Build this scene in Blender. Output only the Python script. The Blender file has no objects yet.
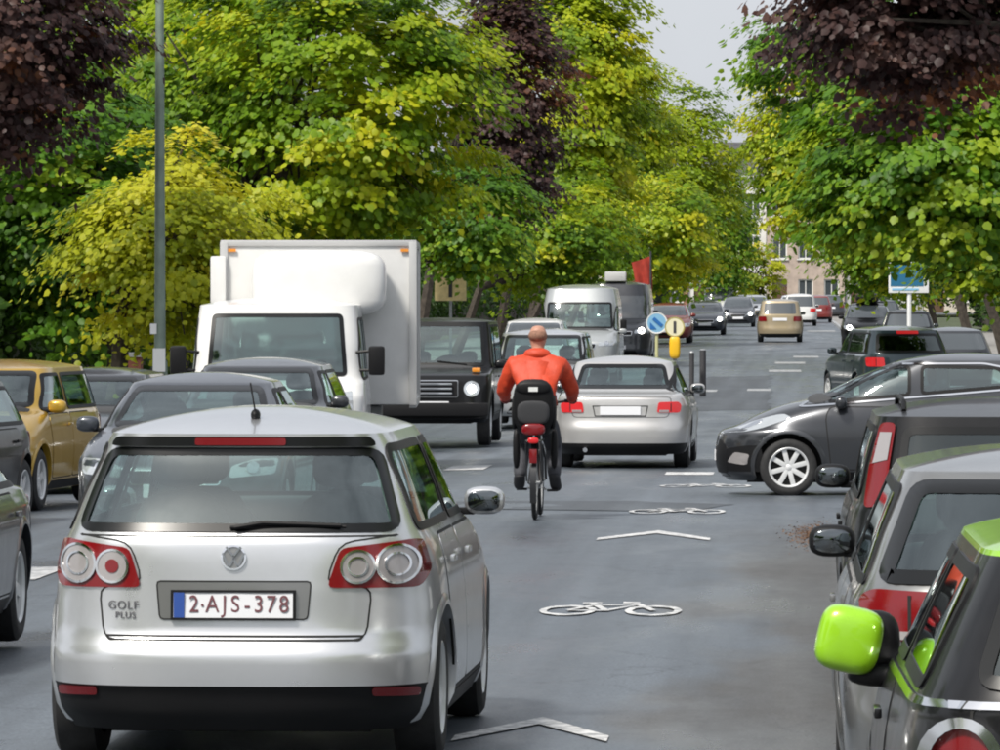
import bpy, bmesh, math, random
import numpy as np
from mathutils import Vector, Matrix

random.seed(7)
rng = np.random.default_rng(11)
PI = math.pi
SC = bpy.context.scene
COL = SC.collection

# ------------------------------------------------------------------ camera
FPX = 5600.0            # focal length in pixels of a 1000 px wide picture
CAMH = 2.05             # the camera looks out of a tall vehicle
VPX, HY = 790.0, 298.0  # where the street vanishes
cam_d = bpy.data.cameras.new('camera')
cam = bpy.data.objects.new('camera', cam_d)
COL.objects.link(cam)
cam_d.sensor_width = 36.0
cam_d.lens = FPX * 36.0 / 1000.0
cam_d.clip_start = 0.5
cam_d.clip_end = 6000
yaw = math.atan((VPX - 500) / FPX)
pitch = math.atan((375 - HY) / FPX)
cam.location = (0, 0, CAMH)
cam.rotation_euler = (PI / 2 - pitch, 0, yaw)
SC.camera = cam
SC.render.resolution_x, SC.render.resolution_y = 1024, 768
SC.cycles.filter_width = 2.0   # the photograph is an enlarged, slightly soft picture

# ------------------------------------------------------------------ sky and sun (bright overcast)
SUN_EL, SUN_AZ = math.radians(52), math.radians(215)   # azimuth clockwise from +Y
w = bpy.data.worlds.new('World')
SC.world = w
w.use_nodes = True
nt = w.node_tree
nt.nodes.clear()
sky = nt.nodes.new('ShaderNodeTexSky')
sky.sky_type = 'NISHITA'
sky.sun_disc = False
sky.sun_elevation = SUN_EL
sky.sun_rotation = SUN_AZ
sky.dust_density = 4.0
sky.air_density = 1.0
hs = nt.nodes.new('ShaderNodeHueSaturation')
hs.inputs['Saturation'].default_value = 0.42
# broken grey cloud cover over the whole sky
tc = nt.nodes.new('ShaderNodeTexCoord')
nz = nt.nodes.new('ShaderNodeTexNoise')
nz.inputs['Scale'].default_value = 3.0
nz.inputs['Detail'].default_value = 6
cr = nt.nodes.new('ShaderNodeValToRGB')
cr.color_ramp.elements[0].position = 0.35
cr.color_ramp.elements[0].color = (0.25, 0.25, 0.25, 1)
cr.color_ramp.elements[1].position = 0.65
cr.color_ramp.elements[1].color = (0.75, 0.75, 0.75, 1)
mx = nt.nodes.new('ShaderNodeMix')
mx.data_type = 'RGBA'
mx.inputs[7].default_value = (8.6, 9.0, 9.7, 1)
bg = nt.nodes.new('ShaderNodeBackground')
bg.inputs['Strength'].default_value = 0.092
ow = nt.nodes.new('ShaderNodeOutputWorld')
L = nt.links.new
L(sky.outputs[0], hs.inputs['Color'])
L(tc.outputs['Generated'], nz.inputs['Vector'])
L(nz.outputs['Fac'], cr.inputs[0])
L(cr.outputs[0], mx.inputs[0])
L(hs.outputs[0], mx.inputs[6])
L(mx.outputs[2], bg.inputs['Color'])
L(bg.outputs[0], ow.inputs['Surface'])
sd = bpy.data.lights.new('sun', 'SUN')
sd.energy = 3.4
sd.angle = math.radians(10)
sd.color = (1.0, 0.95, 0.86)
so = bpy.data.objects.new('sun', sd)
COL.objects.link(so)
so.location = (0, 0, 60)
sdir = Vector((math.sin(SUN_AZ) * math.cos(SUN_EL), math.cos(SUN_AZ) * math.cos(SUN_EL), math.sin(SUN_EL)))
so.rotation_euler = (-sdir).to_track_quat('-Z', 'Y').to_euler()
vs = SC.view_settings
vs.view_transform = 'Standard'
vs.look = 'None'
vs.exposure = 0.35
vs.gamma = 1.0

# ------------------------------------------------------------------ height of the street along its length
_gk = [(-500, 0), (0, 0), (50, 0), (70, -0.14), (100, -0.20), (140, -0.08), (208, 0.40), (350, 0.72), (470, 1.0), (3000, 1.0)]


def pchip(pts):
    xs = np.array([p[0] for p in pts], float)
    ys = np.array([p[1] for p in pts], float)
    h = np.diff(xs)
    dl = np.diff(ys) / h
    n = len(xs)
    d = np.zeros(n)
    for i in range(1, n - 1):
        if dl[i - 1] * dl[i] > 0:
            w1, w2 = 2 * h[i] + h[i - 1], h[i] + 2 * h[i - 1]
            d[i] = (w1 + w2) / (w1 / dl[i - 1] + w2 / dl[i])
    d[0], d[-1] = dl[0], dl[-1]

    def f(x):
        x = np.clip(np.asarray(x, float), xs[0], xs[-1])
        i = np.clip(np.searchsorted(xs, x) - 1, 0, n - 2)
        t = (x - xs[i]) / h[i]
        return ((2 * t**3 - 3 * t**2 + 1) * ys[i] + (t**3 - 2 * t**2 + t) * h[i] * d[i]
                + (-2 * t**3 + 3 * t**2) * ys[i + 1] + (t**3 - t**2) * h[i] * d[i + 1])
    return f


_gf = pchip(_gk)


def G(y):
    return float(_gf(y))


def on_ground(px, py):
    """street point under a pixel"""
    d = FPX * CAMH / (py - HY)
    for _ in range(30):
        d = 0.5 * d + 0.5 * FPX * (CAMH - G(d)) / (py - HY)
    return (px - VPX) * d / FPX, d


def at_depth(px, d):
    return (px - VPX) * d / FPX


# ------------------------------------------------------------------ materials
MATS = {}


def nodes(m):
    m.use_nodes = True
    n = m.node_tree
    return n, n.nodes['Principled BSDF'], n.links.new


def mat(name, color, rough=0.5, metal=0.0, coat=0.0, emit=0.0, emit_color=None, noise=0.0, nscale=8.0, spec=0.5, bump=0.0):
    if name in MATS:
        return MATS[name]
    m = bpy.data.materials.new(name)
    n, b, l = nodes(m)
    b.inputs['Base Color'].default_value = (*color, 1)
    b.inputs['Roughness'].default_value = rough
    b.inputs['Metallic'].default_value = metal
    b.inputs['Coat Weight'].default_value = coat
    b.inputs['Coat Roughness'].default_value = 0.04
    b.inputs['Specular IOR Level'].default_value = spec
    if emit:
        b.inputs['Emission Color'].default_value = (*(emit_color or color), 1)
        b.inputs['Emission Strength'].default_value = emit
    if noise or bump:
        t = n.nodes.new('ShaderNodeTexCoord')
        q = n.nodes.new('ShaderNodeTexNoise')
        q.inputs['Scale'].default_value = nscale
        q.inputs['Detail'].default_value = 6
        l(t.outputs['Object'], q.inputs['Vector'])
        if noise:
            r = n.nodes.new('ShaderNodeValToRGB')
            r.color_ramp.elements[0].position = 0.3
            r.color_ramp.elements[1].position = 0.7
            r.color_ramp.elements[0].color = (*[c * (1 - noise) for c in color], 1)
            r.color_ramp.elements[1].color = (*[min(1, c * (1 + noise)) for c in color], 1)
            l(q.outputs['Fac'], r.inputs[0])
            l(r.outputs[0], b.inputs['Base Color'])
        if bump:
            bp = n.nodes.new('ShaderNodeBump')
            bp.inputs['Strength'].default_value = bump
            bp.inputs['Distance'].default_value = 0.02
            l(q.outputs['Fac'], bp.inputs['Height'])
            l(bp.outputs[0], b.inputs['Normal'])
    MATS[name] = m
    return m


def paint(name, color, metal=0.45, rough=0.32):
    """car paint with a film of road dust that thins upwards in blotches"""
    if name in MATS:
        return MATS[name]
    m = bpy.data.materials.new(name)
    n, b, l = nodes(m)
    t = n.nodes.new('ShaderNodeTexCoord')
    q = n.nodes.new('ShaderNodeTexNoise')
    q.inputs['Scale'].default_value = 3.5
    q.inputs['Detail'].default_value = 8
    q.inputs['Roughness'].default_value = 0.65
    l(t.outputs['Object'], q.inputs['Vector'])
    mr = n.nodes.new('ShaderNodeMapRange')
    mr.inputs[1].default_value = 0.45
    mr.inputs[2].default_value = 0.8
    mr.inputs[3].default_value = 0.0
    mr.inputs[4].default_value = 0.45
    l(q.outputs['Fac'], mr.inputs[0])
    x = n.nodes.new('ShaderNodeMix')
    x.data_type = 'RGBA'
    x.inputs[6].default_value = (*color, 1)
    x.inputs[7].default_value = (*[0.80 * c + 0.012 for c in color], 1)
    l(mr.outputs[0], x.inputs[0])
    l(x.outputs[2], b.inputs['Base Color'])
    rr = n.nodes.new('ShaderNodeMapRange')
    rr.inputs[3].default_value = rough - 0.04
    rr.inputs[4].default_value = rough + 0.16
    l(q.outputs['Fac'], rr.inputs[0])
    l(rr.outputs[0], b.inputs['Roughness'])
    b.inputs['Metallic'].default_value = metal
    dk = max(color) < 0.02
    b.inputs['Coat Weight'].default_value = 0.35 if dk else 0.8
    b.inputs['Specular IOR Level'].default_value = 0.25 if dk else 0.5
    b.inputs['Coat Roughness'].default_value = 0.06
    MATS[name] = m
    return m


def glass_mat(name, tint, refl=0.10, rough=0.02):
    if name in MATS:
        return MATS[name]
    m = bpy.data.materials.new(name)
    m.use_nodes = True
    n = m.node_tree
    n.nodes.clear()
    o = n.nodes.new('ShaderNodeOutputMaterial')
    tr = n.nodes.new('ShaderNodeBsdfTransparent')
    tr.inputs[0].default_value = (*tint, 1)
    gl = n.nodes.new('ShaderNodeBsdfGlossy')
    gl.inputs['Roughness'].default_value = rough
    gl.inputs['Color'].default_value = (0.86, 0.96, 0.96, 1)
    lw = n.nodes.new('ShaderNodeLayerWeight')
    lw.inputs['Blend'].default_value = 0.35
    mr = n.nodes.new('ShaderNodeMapRange')
    mr.inputs[3].default_value = refl
    mr.inputs[4].default_value = 0.9
    pw = n.nodes.new('ShaderNodeMath')
    pw.operation = 'POWER'
    pw.inputs[1].default_value = 2.2
    mxs = n.nodes.new('ShaderNodeMixShader')
    l = n.links.new
    l(lw.outputs['Facing'], pw.inputs[0])
    l(pw.outputs[0], mr.inputs[0])
    l(mr.outputs[0], mxs.inputs[0])
    l(tr.outputs[0], mxs.inputs[1])
    l(gl.outputs[0], mxs.inputs[2])
    l(mxs.outputs[0], o.inputs[0])
    MATS[name] = m
    return m


M_BLK = mat('black_plastic', (0.007, 0.007, 0.008), 0.5, spec=0.25)
M_FRIT = mat('black_glass_border', (0.006, 0.0065, 0.007), 0.28, spec=0.35)
M_SEAM = mat('panel_gap', (0.006, 0.006, 0.006), 0.8)
M_RUB = mat('tyre_rubber', (0.018, 0.018, 0.019), 0.75, noise=0.3, nscale=20)
M_ALLOY = mat('alloy_rim', (0.70, 0.71, 0.72), 0.30, metal=0.25)
M_STEEL = mat('steel_cover', (0.30, 0.31, 0.33), 0.4, metal=0.5)
M_DRUM = mat('dark_brake_disc', (0.02, 0.02, 0.02), 0.6, metal=0.3)  # near-black brake disc behind the spokes
M_CHROME = mat('chrome', (0.75, 0.76, 0.78), 0.12, metal=1.0)
M_RED = mat('red_lamp_lens', (0.17, 0.004, 0.007), 0.18, coat=0.35)
M_REDON = mat('red_lamp_lit', (0.38, 0.012, 0.016), 0.22, coat=0.25, emit=0.22, emit_color=(1.0, 0.03, 0.03))
M_CLEAR = mat('clear_lamp_lens', (0.36, 0.34, 0.34), 0.18, metal=0.3, coat=0.6)
M_MIRROR = mat('mirror_glass', (0.16, 0.175, 0.185), 0.04, metal=1.0)
M_HEAD = mat('headlamp_glass', (0.50, 0.53, 0.56), 0.10, metal=0.4, coat=1.0)
M_HEADON = mat('headlamp_lit', (0.9, 0.9, 0.9), 0.2, emit=14.0, emit_color=(1.0, 0.96, 0.88))
M_AMBER = mat('amber_lens', (0.7, 0.25, 0.02), 0.15, coat=1.0)
M_PLATE = mat('plate_white', (0.74, 0.75, 0.78), 0.4)
M_PTXT = mat('plate_letters', (0.16, 0.06, 0.07), 0.5)
M_EU = mat('plate_blue', (0.03, 0.08, 0.32), 0.4)
M_SEAT = mat('seat_cloth', (0.035, 0.037, 0.042), 0.9, noise=0.25, nscale=30)
M_LINER = mat('headliner', (0.34, 0.36, 0.36), 0.9)
M_LINERD = mat('dark_trim', (0.05, 0.052, 0.056), 0.85)
M_GLASS = glass_mat('window_glass', (0.64, 0.82, 0.78), 0.17)
M_GLASSD = glass_mat('privacy_glass', (0.10, 0.12, 0.12), 0.09)
M_GLASSO = mat('far_window_glass', (0.045, 0.055, 0.062), 0.06, coat=1.0, spec=1.0)
M_WHITE = mat('white_paint_plain', (0.62, 0.62, 0.61), 0.35, coat=0.4, noise=0.05, nscale=4)
M_GREYMETAL = mat('galvanised_steel', (0.36, 0.37, 0.38), 0.45, metal=0.6, noise=0.15, nscale=6)


# ------------------------------------------------------------------ mesh helpers
def link(name, me, material=None, parent=None, smooth=True, angle=38):
    o = bpy.data.objects.new(name, me)
    COL.objects.link(o)
    if material is not None and len(me.materials) == 0:
        me.materials.append(material)
    if parent is not None:
        o.parent = parent
    if smooth and len(me.polygons):
        me.polygons.foreach_set('use_smooth', [True] * len(me.polygons))
        if angle:
            me.set_sharp_from_angle(angle=math.radians(angle))
    return o


def mesh(verts, faces):
    me = bpy.data.meshes.new('m')
    me.from_pydata([tuple(map(float, v)) for v in verts], [], [tuple(map(int, f)) for f in faces])
    me.update()
    return me


def from_bm(bm):
    me = bpy.data.meshes.new('m')
    bm.to_mesh(me)
    bm.free()
    return me


def tag(o, label=None, cat=None, group=None, kind=None):
    if label:
        o['label'] = label
    if cat:
        o['category'] = cat
    if group:
        o['group'] = group
    if kind:
        o['kind'] = kind
    return o


def empty(name, loc, rz=0.0, label=None, cat=None, group=None):
    o = bpy.data.objects.new(name, None)
    COL.objects.link(o)
    o.empty_display_size = 0.2
    o.location = loc
    o.rotation_euler = (0, 0, rz)
    return tag(o, label, cat, group)


def box_bm(bm, c, s, rot=None, bevel=0.0, taper=None):
    """box centred at c with full sizes s"""
    vs_ = []
    for sx, sy, sz in ((-1, -1, -1), (1, -1, -1), (1, 1, -1), (-1, 1, -1), (-1, -1, 1), (1, -1, 1), (1, 1, 1), (-1, 1, 1)):
        k = taper if (taper and sz > 0) else 1.0
        v = Vector((sx * s[0] / 2 * k, sy * s[1] / 2 * k, sz * s[2] / 2))
        if rot is not None:
            v = rot @ v
        vs_.append(bm.verts.new(v + Vector(c)))
    fs = []
    for f in ((0, 3, 2, 1), (4, 5, 6, 7), (0, 1, 5, 4), (1, 2, 6, 5), (2, 3, 7, 6), (3, 0, 4, 7)):
        fs.append(bm.faces.new([vs_[i] for i in f]))
    if bevel:
        es = list({e for f in fs for e in f.edges})
        bmesh.ops.bevel(bm, geom=es, offset=bevel, segments=2, affect='EDGES', profile=0.6)


def boxes(name, lst, material, parent=None, bevel=0.0, smooth=True):
    bm = bmesh.new()
    for it in lst:
        c, s = it[0], it[1]
        box_bm(bm, c, s, rot=it[2] if len(it) > 2 else None, bevel=bevel)
    return link(name, from_bm(bm), material, parent, smooth)


def tube_geo(pts, radii, n=8, cap=True):
    pts = [Vector(p) for p in pts]
    V, Fc = [], []
    up = Vector((0, 0, 1))
    prev = None
    for i, p in enumerate(pts):
        a = pts[max(0, i - 1)]
        b = pts[min(len(pts) - 1, i + 1)]
        t = (b - a).normalized()
        if prev is None:
            u = t.cross(up)
            if u.length < 1e-3:
                u = t.cross(Vector((1, 0, 0)))
        else:
            u = prev - t * prev.dot(t)
        u.normalize()
        prev = u
        v = t.cross(u)
        r = radii[i] if hasattr(radii, '__len__') else radii
        for k in range(n):
            an = 2 * PI * k / n
            V.append(p + u * (math.cos(an) * r) + v * (math.sin(an) * r))
    for i in range(len(pts) - 1):
        for k in range(n):
            k2 = (k + 1) % n
            Fc.append((i * n + k, i * n + k2, (i + 1) * n + k2, (i + 1) * n + k))
    if cap:
        Fc.append(tuple(range(n))[::-1])
        Fc.append(tuple((len(pts) - 1) * n + k for k in range(n)))
    return V, Fc


def tubes(name, lst, material, parent=None, n=8):
    V, Fc = [], []
    for pts, r in lst:
        v, f = tube_geo(pts, r, n)
        o = len(V)
        V += v
        Fc += [tuple(i + o for i in q) for q in f]
    return link(name, mesh(V, Fc), material, parent)


def lathe_geo(profile, n=28, axis='x'):
    """profile of (along axis, radius)"""
    V, Fc = [], []
    for a, r in profile:
        for k in range(n):
            an = 2 * PI * k / n
            c, s_ = math.cos(an) * r, math.sin(an) * r
            V.append((a, c, s_) if axis == 'x' else (c, s_, a) if axis == 'z' else (c, a, s_))
    for i in range(len(profile) - 1):
        for k in range(n):
            k2 = (k + 1) % n
            Fc.append((i * n + k, i * n + k2, (i + 1) * n + k2, (i + 1) * n + k))
    return V, Fc


def blob(c, s, e=2.6, n=14, m=9, rot=None):
    """super-ellipsoid, rounded box"""
    V, Fc = [], []

    def pw(v, k):
        return math.copysign(abs(v) ** k, v)
    k = 2.0 / e
    for i in range(m + 1):
        ph = -PI / 2 + PI * i / m
        for j in range(n):
            th = 2 * PI * j / n
            v = Vector((s[0] * pw(math.cos(ph), k) * pw(math.cos(th), k), s[1] * pw(math.cos(ph), k) * pw(math.sin(th), k), s[2] * pw(math.sin(ph), k)))
            if rot is not None:
                v = rot @ v
            V.append(v + Vector(c))
    for i in range(m):
        for j in range(n):
            j2 = (j + 1) % n
            Fc.append((i * n + j, i * n + j2, (i + 1) * n + j2, (i + 1) * n + j))
    return V, Fc


def blobs(name, lst, material, parent=None):
    V, Fc = [], []
    for it in lst:
        v, f = blob(*it[:2], **(it[2] if len(it) > 2 else {}))
        o = len(V)
        V += v
        Fc += [tuple(i + o for i in q) for q in f]
    return link(name, mesh(V, Fc), material, parent, angle=60)


# 2-D outlines
def round_poly(pts, r, n=4):
    out = []
    N = len(pts)
    for i in range(N):
        p0, p1, p2 = Vector(pts[i - 1]), Vector(pts[i]), Vector(pts[(i + 1) % N])
        a, b = (p0 - p1), (p2 - p1)
        ra = min(r, a.length * 0.45, b.length * 0.45)
        s_, e_ = p1 + a.normalized() * ra, p1 + b.normalized() * ra
        for k in range(n + 1):
            t = k / n
            out.append(tuple((1 - t)**2 * s_ + 2 * t * (1 - t) * p1 + t * t * e_))
    return out


def area2(pts):
    return 0.5 * sum(pts[i - 1][0] * pts[i][1] - pts[i][0] * pts[i - 1][1] for i in range(len(pts)))


def ccw(pts):
    return list(pts) if area2(pts) > 0 else list(pts)[::-1]


def inset(pts, d):
    """move an outline inwards by d"""
    pts = ccw(pts)
    N = len(pts)
    out = []
    for i in range(N):
        p0, p1, p2 = Vector(pts[i - 1]), Vector(pts[i]), Vector(pts[(i + 1) % N])
        a, b = (p1 - p0), (p2 - p1)
        if a.length < 1e-6 or b.length < 1e-6:
            out.append(tuple(p1))
            continue
        a.normalize()
        b.normalize()
        na, nb = Vector((-a.y, a.x)), Vector((-b.y, b.x))
        m_ = na + nb
        if m_.length < 1e-4:
            m_ = na
        m_.normalize()
        k = d / max(0.4, m_.dot(na))
        out.append(tuple(p1 + m_ * k))
    return out


def resample(pts, step):
    out = []
    N = len(pts)
    for i in range(N):
        a, b = Vector(pts[i]), Vector(pts[(i + 1) % N])
        k = max(1, int(math.ceil((b - a).length / step)))
        for j in range(k):
            out.append(tuple(a.lerp(b, j / k)))
    return out


def inside(poly, X, Y):
    poly = np.asarray(poly)
    r = np.zeros(X.shape, bool)
    x0, y0 = poly[-1]
    for x1, y1 in poly:
        c = ((y0 > Y) != (y1 > Y))
        with np.errstate(divide='ignore', invalid='ignore'):
            xi = (x1 - x0) * (Y - y0) / (y1 - y0 + 1e-12) + x0
        r ^= c & (X < xi)
        x0, y0 = x1, y1
    return r


def mirror(pts):
    return [(-a, b) for a, b in pts]


def circle(cx, cy, r, n=18, ry=None):
    return [(cx + r * math.cos(2 * PI * k / n), cy + (ry or r) * math.sin(2 * PI * k / n)) for k in range(n)]


# ------------------------------------------------------------------ car body: a stack of rounded plan outlines
class Body:
    def __init__(s, F, R, W, zr, crown, z0, p=3.4, qf=9.0, qr=11.0, fine=1.0, roof_mid=0.0):
        f, r, wd = pchip(F), pchip(R), pchip(W)
        z = np.arange(z0, zr + 1e-6, 0.002)
        f, r, wd = f(z), r(z), wd(z)
        acc = np.concatenate([[0], np.cumsum(0.002 / (0.032 * fine) + np.abs(np.diff(f)) / (0.09 * fine) + np.abs(np.diff(r)) / (0.09 * fine) + np.abs(np.diff(wd)) / (0.03 * fine))])
        k = max(8, int(acc[-1]))
        idx = np.unique(np.searchsorted(acc, np.linspace(0, acc[-1] - 1e-6, k)))
        zz, ff, rr, ww = list(z[idx]), list(f[idx]), list(r[idx]), list(wd[idx])
        fr, re, wr = ff[-1], rr[-1], ww[-1]
        mid = (fr + re) / 2 + roof_mid
        zl = zz[-1]
        for u in (0.06, 0.14, 0.24, 0.36, 0.5, 0.64, 0.78, 0.89, 0.96, 0.99):
            zz.append(zl + crown * u)
            ff.append(mid + (fr - mid) * math.sqrt(1 - u))
            rr.append(mid + (re - mid) * math.sqrt(1 - u))
            ww.append(wr * math.sqrt(1 - u ** 1.15))
        s.z, s.f, s.r, s.w = map(np.array, (zz, ff, rr, ww))
        s.p, s.qf, s.qr = p, qf, qr
        s.ztop = zl + crown
        s.fine = fine

    def prm(s, z):
        return np.interp(z, s.z, s.f), np.interp(z, s.z, s.r), np.interp(z, s.z, s.w)

    def side(s, y, z):
        f, r, w_ = s.prm(z)
        m_, l_ = (f + r) / 2, (f - r) / 2
        t = np.clip(np.abs(y - m_) / l_, 0, 0.9995)
        q = np.where(y > m_, s.qf, s.qr)
        return w_ * (1 - t ** q) ** (1 / s.p)

    def rear(s, x, z):
        f, r, w_ = s.prm(z)
        m_, l_ = (f + r) / 2, (f - r) / 2
        t = np.clip(np.abs(x) / w_, 0, 0.9995)
        return m_ - l_ * (1 - t ** s.p) ** (1 / s.qr)

    def front(s, x, z):
        f, r, w_ = s.prm(z)
        m_, l_ = (f + r) / 2, (f - r) / 2
        t = np.clip(np.abs(x) / w_, 0, 0.9995)
        return m_ + l_ * (1 - t ** s.p) ** (1 / s.qf)

    def top(s, x, y):
        z = np.linspace(s.ztop, s.z[0], 400)
        f, r, w_ = s.prm(z)
        ok = (y < f) & (y > r) & (np.abs(x) < s.side(y, z))
        return float(z[np.argmax(ok)])

    def shell(s, n_end, n_side):
        V = []
        for z in s.z:
            f, r, w_ = s.prm(z)
            m_, l_ = (f + r) / 2, (f - r) / 2
            tc_ = 0.955
            xr = (1 - tc_ ** s.qr) ** (1 / s.p)
            xf = (1 - tc_ ** s.qf) ** (1 / s.p)
            row = []
            for sx in np.linspace(-xr, xr, n_end)[:-1]:
                row.append((w_ * sx, m_ - l_ * (1 - abs(sx) ** s.p) ** (1 / s.qr), z))
            for t in np.linspace(-tc_, tc_, n_side)[:-1]:
                q = s.qf if t > 0 else s.qr
                row.append((w_ * (1 - abs(t) ** q) ** (1 / s.p), m_ + l_ * t, z))
            for sx in np.linspace(xf, -xf, n_end)[:-1]:
                row.append((w_ * sx, m_ + l_ * (1 - abs(sx) ** s.p) ** (1 / s.qf), z))
            for t in np.linspace(tc_, -tc_, n_side)[:-1]:
                q = s.qf if t > 0 else s.qr
                row.append((-w_ * (1 - abs(t) ** q) ** (1 / s.p), m_ + l_ * t, z))
            V += row
        n = len(row)
        k = len(s.z)
        Fq = []
        reg = []
        b0, b1, b2 = n_end - 1, n_end - 1 + n_side - 1, 2 * (n_end - 1) + n_side - 1
        for i in range(k - 1):
            for j in range(n):
                j2 = (j + 1) % n
                Fq.append((i * n + j, i * n + j2, (i + 1) * n + j2, (i + 1) * n + j))
                reg.append(0 if j < b0 else 1 if j < b1 else 2 if j < b2 else 3)
        cap = [tuple((k - 1) * n + j for j in range(n))]
        return np.array(V), np.array(Fq), np.array(reg), cap


def proj_fn(B, side, off):
    def end(fn, sg):
        def g(a, b):
            w_ = float(B.prm(b)[2])
            a = max(-0.965 * w_, min(0.965 * w_, a))
            k = (abs(a) / w_) ** 5
            return (a + math.copysign(off * k, a), float(fn(a, b)) + sg * off, b)
        return g

    def flank(sg):
        def g(a, b):
            f, r, _ = B.prm(b)
            m_, l_ = (f + r) / 2, (f - r) / 2
            a = max(m_ - 0.975 * l_, min(m_ + 0.975 * l_, a))
            k = (abs(a - m_) / l_) ** 7
            return (sg * (float(B.side(a, b)) + off), a + math.copysign(off * k, a - m_), b)
        return g
    if side == 'rear':
        return end(B.rear, -1)
    if side == 'front':
        return end(B.front, 1)
    return flank(1 if side == 'right' else -1)


def patch(B, name, pts, side, off, material, parent, step=0.06, skirt=True, smooth=True):
    """an outline laid on the body, with its own edge thickness"""
    pts = ccw(pts)
    bm = bmesh.new()
    vs_ = [bm.verts.new((a, b, 0)) for a, b in pts]
    bm.faces.new(vs_)
    A = [p[0] for p in pts]
    Bq = [p[1] for p in pts]
    for ax, lo, hi in ((0, min(A), max(A)), (1, min(Bq), max(Bq))):
        k = int((hi - lo) / step)
        for i in range(1, k + 1):
            c = lo + (hi - lo) * i / (k + 1)
            co = [0, 0, 0]
            no = [0, 0, 0]
            co[ax] = c
            no[ax] = 1
            bmesh.ops.bisect_plane(bm, geom=bm.verts[:] + bm.edges[:] + bm.faces[:], plane_co=co, plane_no=no, dist=1e-5)
    ng = [f for f in bm.faces if len(f.verts) > 4]
    if ng:
        bmesh.ops.triangulate(bm, faces=ng)
    pr = proj_fn(B, side, off)
    pin = proj_fn(B, side, -0.006)
    flat = {v: (v.co.x, v.co.y) for v in bm.verts}
    if skirt:
        es = [e for e in bm.edges if e.is_boundary]
        r = bmesh.ops.extrude_edge_only(bm, edges=es)
        for v in r['geom']:
            if isinstance(v, bmesh.types.BMVert):
                a, b = v.co.x, v.co.y
                v.co = pin(a, b)
    for v, (a, b) in flat.items():
        v.co = pr(a, b)
    return link(name, from_bm(bm), material, parent, smooth, 40)


def ring(B, name, pts, width, side, off, material, parent, step=0.04):
    """a border strip lying inside an outline"""
    out = resample(ccw(pts), step)
    inn = inset(out, width)
    pr = proj_fn(B, side, off)
    pi_ = proj_fn(B, side, -0.01)
    V = [pi_(*q) for q in out] + [pr(*q) for q in out] + [pr(*q) for q in inn] + [pi_(*q) for q in inn]
    N = len(out)
    Fc = []
    for k in range(3):
        for i in range(N):
            j = (i + 1) % N
            Fc.append((k * N + i, k * N + j, (k + 1) * N + j, (k + 1) * N + i))
    return link(name, mesh(V, Fc), material, parent)


WHEELS = {}


def wheel_meshes(R, style):
    k = (round(R, 3), style)
    if k in WHEELS:
        return WHEELS[k]
    wd = 0.105
    ri = R * (0.70 if style == 'alloy8' else 0.66 if style != 'truck' else 0.58)
    ty = [(-wd * 0.9, ri), (-wd, ri + 0.35 * (R - ri)), (-wd * 0.97, R - 0.035), (-wd * 0.78, R - 0.006), (-wd * 0.3, R), (wd * 0.3, R), (wd * 0.78, R - 0.006), (wd * 0.97, R - 0.035),
          (wd, ri + 0.35 * (R - ri)), (wd * 0.9, ri), (wd * 0.7, ri - 0.004)]
    V, Fc = lathe_geo(ty, 36)
    tyre = mesh(V, Fc)
    V, Fc = lathe_geo([(wd * 0.35, ri * 0.98), (wd * 0.92, ri * 1.0), (wd * 0.95, ri * 0.97), (wd * 0.80, ri * 0.90), (wd * 0.30, ri * 0.88)], 36)
    V2, F2 = lathe_geo([(wd * 0.2, ri * 0.2), (wd * 0.62, ri * 0.2), (wd * 0.72, ri * 0.14), (wd * 0.74, 0.001)], 16)
    o = len(V)
    V += V2
    Fc += [tuple(i + o for i in f) for f in F2]
    bm = bmesh.new()
    ns = {'alloy8': 8, 'alloy5': 5, 'cover': 9, 'truck': 6}[style]
    for s_ in range(ns):
        an = 2 * PI * s_ / ns + 0.2
        rot = Matrix.Rotation(an, 3, 'X')
        wth = {8: 0.052, 5: 0.075, 9: 0.045, 6: 0.07}[ns]
        box_bm(bm, rot @ Vector((wd * 0.58, 0, ri * 0.53)), (0.022, wth, ri * 0.82), rot=rot, bevel=0.006)
    bm.verts.ensure_lookup_table()
    bm.verts.index_update()
    o = len(V)
    V += [tuple(v.co) for v in bm.verts]
    Fc += [tuple(v.index + o for v in f.verts) for f in bm.faces]
    bm.free()
    rim = mesh(V, Fc)
    V, Fc = lathe_geo([(-wd * 0.8, ri * 0.97), (wd * 0.15, ri * 0.97), (wd * 0.16, 0.4 * ri), (wd * 0.17, 0.001)], 24)
    drum = mesh(V, Fc)
    WHEELS[k] = (drum, tyre, rim)
    return WHEELS[k]


def add_wheel(parent, x, y, R, style, rimmat, steer=0.0, z=None):
    d, t, r = wheel_meshes(R, style)
    wobj = link('wheel', d, M_DRUM, parent)
    wobj.location = (x, y, R if z is None else z)
    wobj.rotation_euler = (random.uniform(0, 6), 0, (0 if x > 0 else PI) + steer)
    link('tyre', t, M_RUB, wobj)
    ro = link('rim', r, None, wobj)
    if len(r.materials) == 0:
        r.materials.append(rimmat)
    return wobj


def seat_parts(parent, y, xs, z=0.52, back=0.62, rear=False):
    for x in xs:
        s_ = blobs('seat', [((x, y, z), (0.24, 0.26, 0.09), dict(e=3.5)),
                            ((x, y - 0.27, z + 0.33), (0.23, 0.075, 0.33), dict(e=3.2, rot=Matrix.Rotation(0.2, 3, 'X')))], M_SEAT, parent)
        blobs('headrest', [((x, y - 0.36, z + 0.33 + 0.43), (0.13, 0.05, 0.095), dict(e=3.0))], M_SEAT, s_)


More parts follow.
